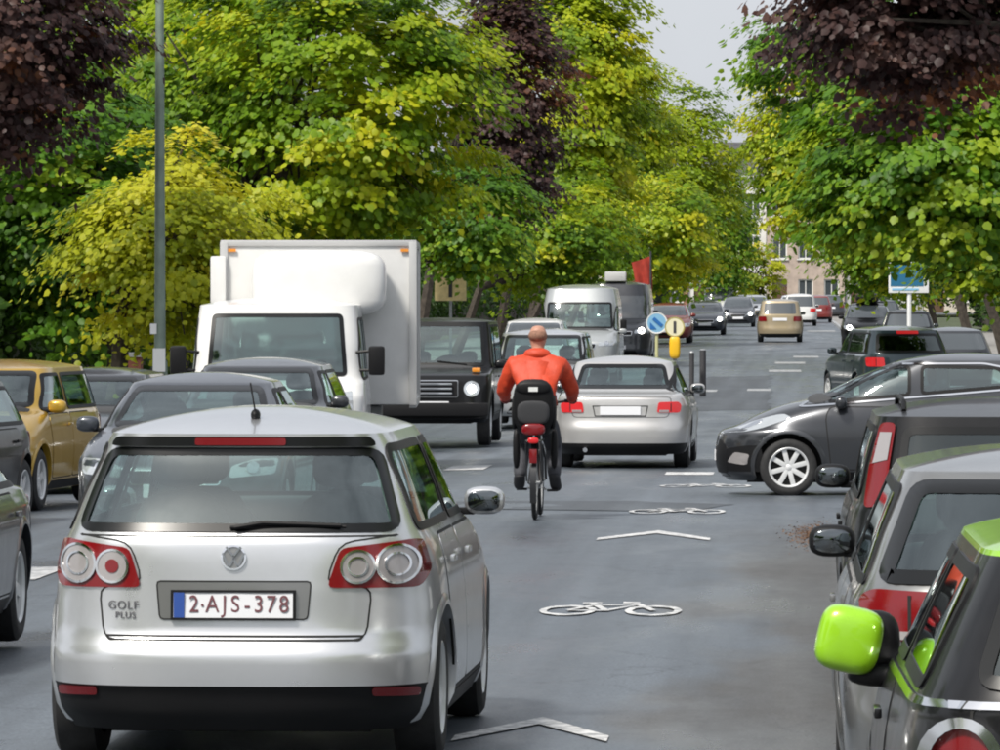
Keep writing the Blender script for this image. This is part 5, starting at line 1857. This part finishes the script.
# trousers
tv = [(0, -0.20, 1.04), (0, -0.20, 0.97)]
te = [(0, 1)]
tr_ = [(0.165, 0.13), (0.15, 0.12)]
for sg, knee, ank in ((-1, (-0.145, 0.20, 0.70), (-0.165, -0.015, 0.365)), (1, (0.15, 0.10, 0.64), (0.17, -0.265, 0.375))):
    o = len(tv)
    k = Vector(knee)
    h = Vector((sg * 0.11, -0.18, 0.93))
    a = Vector(ank)
    tv += [tuple(h), tuple(h.lerp(k, 0.5)), tuple(k), tuple(k.lerp(a, 0.5)), tuple(a)]
    tr_ += [0.115, 0.100, 0.085, 0.074, 0.062]
    te += [(1, o), (o, o + 1), (o + 1, o + 2), (o + 2, o + 3), (o + 3, o + 4)]
link('trousers', skin(tv, te, tr_, 0), M_TRS, per, angle=None)
for sg, ank, toe in ((-1, (-0.165, -0.04, 0.325), (-0.178, 0.12, 0.300)), (1, (0.17, -0.29, 0.335), (0.195, -0.13, 0.285))):
    a, b = Vector(ank), Vector(toe)
    link('shoe', skin([tuple(a), tuple(a.lerp(b, 0.5)), tuple(b), tuple(a + Vector((0, 0.01, 0.07)))], [(0, 1), (1, 2), (0, 3)], [0.060, 0.056, 0.050, 0.056], 0), M_SHOE, per, angle=None)

bk = empty('bicycle', (cx, cy, G(cy)), cyc_rz, 'black bicycle with black child seat and red rear light under the cyclist', 'bicycle')
M_BFR = mat('bicycle_black', (0.015, 0.015, 0.017), 0.35, coat=0.5)
for yy in (-0.52, 0.56):
    R_ = 0.345
    V, Fc = lathe_geo([(0.0, R_ - 0.045), (0.018, R_ - 0.036), (0.023, R_ - 0.02), (0.014, R_ - 0.004), (0.0, R_), (-0.014, R_ - 0.004), (-0.023, R_ - 0.02), (-0.018, R_ - 0.036), (0.0, R_ - 0.045)], 40)
    V2, F2 = lathe_geo([(-0.05, 0.018), (0.05, 0.018)], 10)
    wo = link('wheel', mesh(V2, F2), M_GREYMETAL, bk)
    wo.location = (0, yy, R_)
    link('tyre', mesh(V, Fc), M_RUB, wo)
    V, Fc = lathe_geo([(0.011, R_ - 0.058), (0.012, R_ - 0.04), (-0.012, R_ - 0.04), (-0.011, R_ - 0.058), (0.011, R_ - 0.058)], 40)
    link('rim', mesh(V, Fc), M_GREYMETAL, wo)
    lst = []
    for k in range(20):
        a = 2 * PI * k / 20
        lst.append(([(0.035 * (1 if k % 2 else -1), 0, 0), (0, (R_ - 0.05) * math.cos(a), (R_ - 0.05) * math.sin(a))], 0.0012))
    so_ = tubes('spokes', lst, M_GREYMETAL, wo, 4)
    so_['kind'] = 'stuff'
bb = (0, -0.07, 0.285)
fr = [([bb, (0, -0.20, 0.80)], 0.017), ([bb, (0, 0.34, 0.72)], 0.019), ([(0, -0.19, 0.76), (0, 0.33, 0.86)], 0.017), ([(0, 0.34, 0.68), (0, 0.31, 0.98)], 0.020)]
for sg in (-1, 1):
    fr += [([(sg * 0.02, -0.07, 0.285), (sg * 0.06, -0.52, 0.345)], 0.011), ([(sg * 0.02, -0.19, 0.74), (sg * 0.06, -0.52, 0.345)], 0.009), ([(sg * 0.03, 0.345, 0.68), (sg * 0.055, 0.42, 0.55), (sg * 0.055, 0.56, 0.345)], 0.013)]
tubes('frame', fr, M_BFR, bk, 8)
tubes('seat_post', [([(0, -0.195, 0.78), (0, -0.22, 0.90)], 0.013)], M_GREYMETAL, bk, 8)
blobs('saddle', [((0, -0.24, 0.915), (0.085, 0.13, 0.03), dict(e=2.4))], M_BLK, bk)
tubes('handlebar', [([(-0.34, 0.36, 1.085), (-0.25, 0.40, 1.085), (-0.08, 0.36, 1.06), (0, 0.335, 1.04), (0.08, 0.36, 1.06), (0.25, 0.40, 1.085), (0.34, 0.36, 1.085)], 0.013), ([(0, 0.31, 0.96), (0, 0.335, 1.04)], 0.018)], M_BFR, bk, 8)
for sg in (-1, 1):
    tubes('grip', [([(sg * 0.24, 0.403, 1.086), (sg * 0.35, 0.355, 1.085)], 0.018)], M_BLK, bk, 8)
yy = {-1: 0.10, 1: -0.24}
for sg in (-1, 1):
    cr_ = tubes('crank', [([(sg * 0.06, -0.07, 0.285), (sg * 0.085, yy[sg], 0.275)], 0.012)], M_GREYMETAL, bk, 6)
    boxes('pedal', [((sg * 0.15, yy[sg], 0.265), (0.10, 0.075, 0.022))], M_BLK, cr_, 0.004)
rk = tubes('rack', [([(-0.07, -0.25, 0.74), (-0.07, -0.86, 0.74)], 0.008), ([(0.07, -0.25, 0.74), (0.07, -0.86, 0.74)], 0.008), ([(-0.07, -0.80, 0.74), (-0.075, -0.53, 0.36)], 0.008), ([(0.07, -0.80, 0.74), (0.075, -0.53, 0.36)], 0.008), ([(-0.07, -0.86, 0.74), (0.07, -0.86, 0.74)], 0.008)], M_BFR, bk, 6)
rk['kind'] = 'stuff'
# child seat: shell with high back, side wings, foot wells
cs = blobs('child_seat', [((0, -0.78, 1.06), (0.19, 0.055, 0.25), dict(e=3.2, n=20, m=12, rot=Matrix.Rotation(0.10, 3, 'X')))], M_BLK, bk)
blobs('seat_base', [((0, -0.62, 0.855), (0.17, 0.19, 0.07), dict(e=3.2))], M_BLK, cs)
for sg in (-1, 1):
    blobs('side_wing', [((sg * 0.18, -0.68, 1.0), (0.028, 0.11, 0.16), dict(e=2.6))], M_BLK, cs)
    blobs('foot_well', [((sg * 0.175, -0.42, 0.66), (0.035, 0.07, 0.19), dict(e=2.8))], M_BLK, cs)
blobs('seat_pad', [((0, -0.832, 1.0), (0.15, 0.02, 0.11), dict(e=3.2, rot=Matrix.Rotation(0.10, 3, 'X')))], mat('seat_pad_grey', (0.035, 0.036, 0.04), 0.8), cs)
blobs('headrest_rim', [((0, -0.835, 1.23), (0.165, 0.03, 0.06), dict(e=2.8))], M_BLK, cs)
boxes('seat_sticker', [((0.0, -0.868, 1.215), (0.085, 0.012, 0.04), Matrix.Rotation(0.10, 3, 'X'))], M_SWHITE, cs)
blobs('rear_reflector', [((0, -0.84, 0.845), (0.11, 0.03, 0.055), dict(e=3))], M_RED, bk)
blobs('rear_light', [((0, -0.885, 0.745), (0.05, 0.025, 0.028), dict(e=3))], M_REDON, bk)
V, Fc = [], []
for a in np.linspace(-0.5, 2.2, 18):
    for q in (-0.03, 0.03):
        V.append((q, -0.52 - 0.375 * math.cos(a), 0.345 + 0.375 * math.sin(a)))
Fc = [(2 * i, 2 * i + 1, 2 * i + 3, 2 * i + 2) for i in range(17)]
mg = link('mudguard', mesh(V, Fc), M_BFR, bk)
boxes('mudguard_reflector', [((0, -0.885, 0.60), (0.07, 0.02, 0.13))], M_RED, mg, 0.006)

# ------------------------------------------------------------------ trees
M_BARK = mat('bark', (0.055, 0.045, 0.036), 0.95, noise=0.4, nscale=9, bump=0.6)


def leaf_mat(name, cols, trans=0.45):
    m = bpy.data.materials.new(name)
    m.use_nodes = True
    n = m.node_tree
    n.nodes.clear()
    l = n.links.new
    o = n.nodes.new('ShaderNodeOutputMaterial')
    at = n.nodes.new('ShaderNodeAttribute')
    at.attribute_name = 'tone'
    r = n.nodes.new('ShaderNodeValToRGB')
    while len(r.color_ramp.elements) < len(cols):
        r.color_ramp.elements.new(0.5)
    for i, c in enumerate(cols):
        r.color_ramp.elements[i].position = i / (len(cols) - 1)
        r.color_ramp.elements[i].color = (*c, 1)
    l(at.outputs['Fac'], r.inputs[0])
    b = n.nodes.new('ShaderNodeBsdfPrincipled')
    b.inputs['Roughness'].default_value = 0.48
    b.inputs['Specular IOR Level'].default_value = 0.35
    l(r.outputs[0], b.inputs['Base Color'])
    t = n.nodes.new('ShaderNodeBsdfTranslucent')
    hs_ = n.nodes.new('ShaderNodeHueSaturation')
    hs_.inputs['Value'].default_value = 1.5
    hs_.inputs['Hue'].default_value = 0.485
    l(r.outputs[0], hs_.inputs['Color'])
    l(hs_.outputs[0], t.inputs['Color'])
    mx_ = n.nodes.new('ShaderNodeMixShader')
    mx_.inputs[0].default_value = trans
    l(b.outputs[0], mx_.inputs[1])
    l(t.outputs[0], mx_.inputs[2])
    l(mx_.outputs[0], o.inputs[0])
    return m


LM = {
    'green': leaf_mat('maple_leaves_green', [(0.040, 0.110, 0.010), (0.085, 0.200, 0.013), (0.150, 0.280, 0.017), (0.290, 0.380, 0.020)]),
    'yellowgreen': leaf_mat('maple_leaves_yellow_green', [(0.110, 0.200, 0.012), (0.220, 0.320, 0.014), (0.350, 0.420, 0.016), (0.520, 0.510, 0.018)]),
    'mixed': leaf_mat('maple_leaves_mixed', [(0.075, 0.165, 0.010), (0.160, 0.280, 0.012), (0.300, 0.390, 0.014), (0.500, 0.500, 0.018)]),
    'gold': leaf_mat('golden_leaves', [(0.200, 0.260, 0.012), (0.360, 0.400, 0.016), (0.500, 0.500, 0.025), (0.640, 0.590, 0.060)]),
    'purple': leaf_mat('copper_leaves', [(0.038, 0.022, 0.022), (0.066, 0.036, 0.034), (0.105, 0.058, 0.048), (0.21, 0.085, 0.034)], 0.42),
    'dark': leaf_mat('dark_green_leaves', [(0.018, 0.045, 0.010), (0.030, 0.075, 0.012), (0.050, 0.110, 0.016), (0.080, 0.150, 0.020)], 0.35),
}
LEAF_NEAR = np.array([(0, 0), (.10, -.38), (.52, -.44), (1, 0), (.52, .44), (.10, .38)])
LEAF_FAR = np.array([(0, 0), (.45, -.46), (1, 0), (.45, .46)])


def leaf_mesh(P, N, A, size, tone, near):
    """P points, N normals, A axes -> one mesh of separate leaves"""
    n = len(P)
    B = np.cross(N, A)
    B /= np.linalg.norm(B, axis=1, keepdims=True) + 1e-9
    A = np.cross(B, N)
    T = LEAF_NEAR if near else LEAF_FAR
    k = len(T)
    u = T[:, 0][None, :, None]
    v = T[:, 1][None, :, None]
    s = size[:, None, None]
    V = P[:, None, :] + A[:, None, :] * u * s + B[:, None, :] * v * s - N[:, None, :] * (np.abs(v) * 0.35 + 0.25 * u * u) * s
    tri = np.array([(0, i, i + 1) for i in range(1, k - 1)])
    F = (np.arange(n)[:, None, None] * k + tri[None]).reshape(-1, 3)
    me = bpy.data.meshes.new('leaves')
    nv, nf = n * k, len(F)
    me.vertices.add(nv)
    me.vertices.foreach_set('co', V.reshape(-1))
    me.loops.add(nf * 3)
    me.loops.foreach_set('vertex_index', F.reshape(-1).astype(np.int32))
    me.polygons.add(nf)
    me.polygons.foreach_set('loop_start', np.arange(0, nf * 3, 3, dtype=np.int32))
    me.polygons.foreach_set('loop_total', np.full(nf, 3, np.int32))
    at = me.attributes.new('tone', 'FLOAT', 'POINT')
    at.data.foreach_set('value', np.repeat(tone, k).astype(np.float32))
    me.update()
    return me


def unit(v):
    return v / (np.linalg.norm(v, axis=-1, keepdims=True) + 1e-9)


def tree(label, X, Y, cx_, cz_, rad, kind, nclump, nleaf, size, near=False, seed=1, trunk=None, cy_=None, zfloor=None, tone_bias=0.0, pad=0.62, name='maple_tree', group='street trees'):
    """X,Y foot of the trunk; crown centre (cx_, cy_, cz_) and radii in metres"""
    R = np.random.default_rng(seed)
    gz = G(Y) + 0.0
    cy_ = Y if cy_ is None else cy_
    root = empty(name, (X, Y, gz - 0.1), 0, label, 'tree', group)
    C = np.array([cx_ - X, cy_ - Y, cz_ - gz + 0.1])
    rad = np.array(rad)
    # clumps of foliage spread through the crown, denser towards the outside
    lob = unit(R.normal(size=(9, 3)))
    la = R.uniform(-0.30, 0.26, 9)
    d = unit(R.normal(size=(nclump, 3)))
    bump = 1 + (np.exp(3.5 * (d @ lob.T - 1)) * la).sum(1)
    rr = R.uniform(0.25, 1.0, nclump) ** 0.45 * R.uniform(0.80, 1.16, nclump)
    K = C + d * (rr * bump)[:, None] * rad
    out = unit((K - C) / rad)
    if zfloor is not None:
        K[:, 2] = np.maximum(K[:, 2], zfloor - gz + R.uniform(0, 0.5, nclump))
    ct = np.clip(R.normal(0.45 + tone_bias, 0.24, nclump) + 0.22 * np.sin(K[:, 0] * 0.9 + seed) * np.cos(K[:, 2] * 1.1), 0, 1)
    if near:
        nleaf, size = int(nleaf * 1.6), size * 0.84
    else:
        nleaf, size = int(nleaf * 1.2), size * 0.95
    m = nleaf // nclump
    idx = np.repeat(np.arange(nclump), m)
    pr = pad * R.uniform(0.65, 1.35, nclump)[idx]
    off = R.normal(size=(len(idx), 3)) * np.array([0.52, 0.52, 0.15])
    off[:, 2] -= 0.42 * (off[:, 0]**2 + off[:, 1]**2)
    P = K[idx] + off * pr[:, None]
    oh = out[idx].copy()
    N = unit(oh * 0.55 + np.array([0, 0, 0.72]) + R.normal(size=P.shape) * 0.24)
    ra = unit(np.concatenate([off[:, :2] + oh[:, :2] * 0.7, np.full((len(P), 1), -0.55)], axis=1) + R.normal(size=P.shape) * 0.35)
    sz = size * R.uniform(0.45, 1.35, len(P))
    tone = np.clip(ct[idx] + R.normal(0, 0.07, len(P)), 0, 1)
    o = link('crown', leaf_mesh(P, N, ra, sz, tone, near), LM[kind], root, smooth=False)
    # trunk, limbs and branches
    tr0 = trunk or 0.16
    base = Vector((0, 0, 0))
    fork = Vector((C[0] * 0.25, C[1] * 0.25, max(1.9, C[2] - rad[2] * 0.75)))
    lst = [([base, base.lerp(fork, 0.5) + Vector((0.05, 0.03, 0)), fork], [tr0 * 1.25, tr0, tr0 * 0.85])]
    kk = R.permutation(nclump)[:34]
    for j, q in enumerate(kk):
        e = Vector(K[q])
        st = fork if j < 9 else Vector(K[kk[j % 9]]) * 0.55 + fork * 0.45
        mid = st.lerp(e, 0.5) + Vector((0, 0, 0.12 * rad[2]))
        r0 = tr0 * (0.5 if j < 9 else 0.2)
        lst.append(([st, mid, e], [r0, r0 * 0.55, 0.012]))
    tubes('trunk', lst, M_BARK, root, 6)
    return root


def T(label, px, py, d, rpx, rz_px, kind, nclump, nleaf, size, tx, **k):
    """a tree whose crown centre stands at a pixel at distance d; radii given in pixels"""
    s = FPX / d
    return tree(label, tx, d, (px - VPX) / s, CAMH + (HY - py) / s, (rpx / s, max(1.4, min(rpx / s, 3.2)), rz_px / s), kind, nclump, nleaf, size, **k)


# left side
T('copper-leaved maple at the top left corner', -22, 5, 84, 140, 150, 'purple', 160, 15000, 0.14, -13.4, near=True, seed=2, pad=0.5)
T('dark green maple at the left edge under the copper one', 45, 215, 97, 135, 150, 'green', 190, 14000, 0.16, -11.6, near=True, seed=3, pad=0.5, tone_bias=-0.12)
T('green maple behind the lamp post top', 150, 45, 112, 150, 150, 'mixed', 200, 15000, 0.16, -11.2, near=True, seed=4, pad=0.55, tone_bias=-0.05)
T('low golden-leaved tree beside the lamp post', 165, 235, 90, 112, 100, 'gold', 85, 10500, 0.125, -11.0, near=True, seed=51, pad=0.62, tone_bias=-0.1)
T('large yellow-green maple above the white lorry', 335, 105, 106, 175, 168, 'mixed', 330, 26000, 0.16, -10.3, near=True, seed=6, pad=0.55, tone_bias=0.04, trunk=0.17)
T('green maple behind the large yellow-green one', 250, 140, 128, 190, 170, 'green', 220, 15000, 0.18, -12.0, seed=7, pad=0.7)
T('copper-leaved maple in the middle of the left row', 508, 90, 158, 68, 150, 'purple', 200, 13000, 0.17, -10.6, seed=8, pad=0.55)
T('bright yellow-green maple leaning over the road', 562, 90, 195, 98, 185, 'yellowgreen', 380, 34000, 0.22, -10.2, seed=9, pad=0.7, tone_bias=0.05)
T('dark green tree behind the ochre sign', 560, 235, 176, 100, 72, 'mixed', 170, 11000, 0.18, -10.6, seed=10, pad=0.6, tone_bias=-0.1)
T('dark low tree above the black off-roader', 470, 215, 150, 70, 70, 'green', 120, 8000, 0.17, -11.4, seed=21, pad=0.55)
T('green tree behind the red flag', 655, 225, 215, 75, 68, 'mixed', 150, 9000, 0.2, -10.4, seed=11, pad=0.7, tone_bias=0.15)
T('green maple far down the left row', 674, 185, 255, 60, 104, 'yellowgreen', 260, 20000, 0.21, -10.2, seed=12, pad=0.8)
T('yellow-green maple between the leaning one and the far ones', 610, 140, 230, 58, 105, 'mixed', 240, 19000, 0.22, -10.8, seed=24, pad=0.75, tone_bias=0.1)
T('slender green tree farthest down the left row', 718, 222, 320, 42, 80, 'green', 170, 11000, 0.24, -9.9, seed=13, pad=0.9, tone_bias=0.1)
T('small bright yellow tree at the street end', 755, 272, 396, 26, 32, 'gold', 70, 5000, 0.22, -2.8, seed=14, pad=0.55, tone_bias=-0.2)
# right side
T('copper-leaved maple hanging over the right kerb', 912, -62, 60, 165, 190, 'purple', 260, 19000, 0.112, 5.6, near=True, seed=15, pad=0.42, tone_bias=0.1)
T('green maple over the parked cars on the right', 950, 160, 92, 142, 118, 'green', 300, 22000, 0.155, 6.6, zfloor=3.05, near=True, seed=16, pad=0.48, tone_bias=0.16)
T('green maple above the copper leaves on the right', 905, 60, 110, 135, 70, 'green', 200, 14000, 0.16, 7.2, near=True, seed=22, pad=0.5, tone_bias=0.05)
T('green maple at the right edge of the view', 1020, 245, 118, 95, 70, 'mixed', 170, 11000, 0.16, 6.6, zfloor=2.5, near=True, seed=17, pad=0.5)
T('golden-green maple in the middle of the right row', 803, 135, 190, 56, 100, 'yellowgreen', 210, 14000, 0.18, 6.2, seed=18, pad=0.6, tone_bias=0.1)
T('green maple behind the roof-box car', 885, 212, 165, 66, 75, 'mixed', 180, 12000, 0.18, 6.4, seed=19, pad=0.6)
T('green tree farther down the right row', 890, 235, 250, 56, 66, 'green', 140, 9000, 0.2, 6.5, seed=20, pad=0.7)
# back rows
for i, (X_, Y_, kd) in enumerate(((-17.0, 110, 'dark'), (-16.5, 134, 'green'), (-17.5, 160, 'dark'), (-16.0, 190, 'dark'), (-16.5, 225, 'green'), (-15.5, 265, 'dark'))):
    lab = ['dark tree behind the golden one', 'green tree in the back row behind the lorry', 'dark tree in the back row behind the ochre sign', 'dark tree in the back row behind the leaning maple', 'green tree in the back row behind the shelter', 'dark tree at the far end of the back row'][i]
    tree(lab, X_, Y_, X_, 5.4, (3.6, 3.2, 3.6), kd, 170, 9000, 0.26, seed=30 + i, pad=0.95, tone_bias=-0.05, group='trees in the back rows')
for i, (X_, Y_, kd) in enumerate(((11.5, 120, 'dark'), (11.0, 152, 'green'), (11.0, 190, 'dark'), (10.0, 235, 'green'), (9.0, 290, 'dark'))):
    lab = ['dark tree behind the right-edge maple', 'green tree behind the blue and white sign', 'dark tree behind the right-hand row', 'green tree far behind the right-hand row', 'dark tree near the far houses on the right'][i]
    tree(lab, X_, Y_, X_ - 0.5, 5.0, (3.4, 3.2, 3.4), kd, 160, 8500, 0.26, seed=40 + i, pad=0.95, group='trees in the back rows')


def hedge(label, x0, x1, y0, y1, h, n, kind, seed, size=0.14):
    R = np.random.default_rng(seed)
    r = empty('hedge', ((x0 + x1) / 2, (y0 + y1) / 2, G((y0 + y1) / 2)), 0, label, 'hedge', 'hedges behind the pavements')
    P = np.stack([R.uniform(x0, x1, n), R.uniform(y0, y1, n), R.beta(2.2, 1.0, n) * h], 1)
    P[:, 2] *= 1 + 0.12 * np.sin(P[:, 1] * 0.7) + 0.08 * np.sin(P[:, 1] * 2.1)
    P[:, 0] -= (x0 + x1) / 2
    P[:, 1] -= (y0 + y1) / 2
    N = unit(R.normal(size=P.shape) + np.array([0, -0.2, 0.7]))
    A = unit(R.normal(size=P.shape) + np.array([0, 0, -0.3]))
    o = link('foliage', leaf_mesh(P, N, A, size * R.uniform(0.7, 1.3, n), np.clip(R.normal(0.4, 0.2, n), 0, 1), False), LM[kind], r, smooth=False)
    o['kind'] = 'stuff'
    boxes('stems', [((0, 0, h * 0.40), (max(0.15, (x1 - x0) * 0.35), y1 - y0 - 0.4, h * 0.8))], M_BARK, r)
    return r


for i, (y0, y1) in enumerate(((95, 120), (121, 150), (151, 185), (186, 225), (226, 280), (281, 350))):
    hedge(('hedge behind the brick pillar', 'hedge behind the white lorry', 'hedge behind the ochre sign', 'hedge behind the panel van', 'hedge behind the bus shelter', 'hedge at the far end of the left side')[i], -14.9, -13.6, y0, y1, 2.6, 9000 if i < 4 else 6000, 'dark', 60 + i, 0.2)
for i, (y0, y1) in enumerate(((75, 105), (106, 150), (151, 210), (211, 300))):
    hedge(('hedge at the right edge behind the parked cars', 'hedge behind the blue and white sign', 'hedge under the right-hand trees', 'hedge far down the right side')[i], 9.5, 10.6, y0, y1, 2.2, 8000, 'dark', 70 + i, 0.2)

# dead leaves washed together by the right-hand wheel tracks
n = 1500
P = np.zeros((n, 3))
lx_, ly_ = on_ground(815, 535)
for i in range(n):
    a, b = rng.normal(0, 0.11), rng.normal(0, 1.1)
    P[i] = (lx_ + a, ly_ + b, G(ly_ + b) + 0.010 + 0.004 * rng.random())
o = link('fallen_leaves', leaf_mesh(P, unit(rng.normal(size=(n, 3)) * 0.15 + np.array([0, 0, 1.0])), unit(rng.normal(size=(n, 3))), rng.uniform(0.012, 0.030, n), rng.random(n), False), leaf_mat('dead_leaves', [(0.07, 0.035, 0.014), (0.14, 0.065, 0.022), (0.20, 0.10, 0.035)], 0.1), smooth=False)
tag(o, 'drift of brown fallen leaves on the asphalt near the black car', 'leaves', kind='stuff')

# the same avenue goes on beside and behind the camera: it shades and is mirrored in paint and glass
k = 0
for Y_ in (-70, -56, -43, -30, -17, -4, 10, 24, 38, 54):
    for X_, kd in ((-13.2, 'green'), (7.6, 'mixed')):
        if X_ > 0 and Y_ > 45:
            continue
        k += 1
        tree('street tree %s the camera on the %s' % (('far behind', 'well behind', 'a little way behind', 'some way behind', 'close behind', 'just behind', 'a few steps ahead of', 'ahead of', 'farther ahead of', 'farthest ahead of')[(-70, -56, -43, -30, -17, -4, 10, 24, 38, 54).index(Y_)], 'left pavement' if X_ < 0 else 'right pavement'),
             X_, Y_, X_ + (0.6 if X_ < 0 else -0.3), 5.6, (3.1, 3.4, 3.2), kd, 90, 2600, 0.50, seed=80 + k, pad=1.0, group='trees beside the camera')
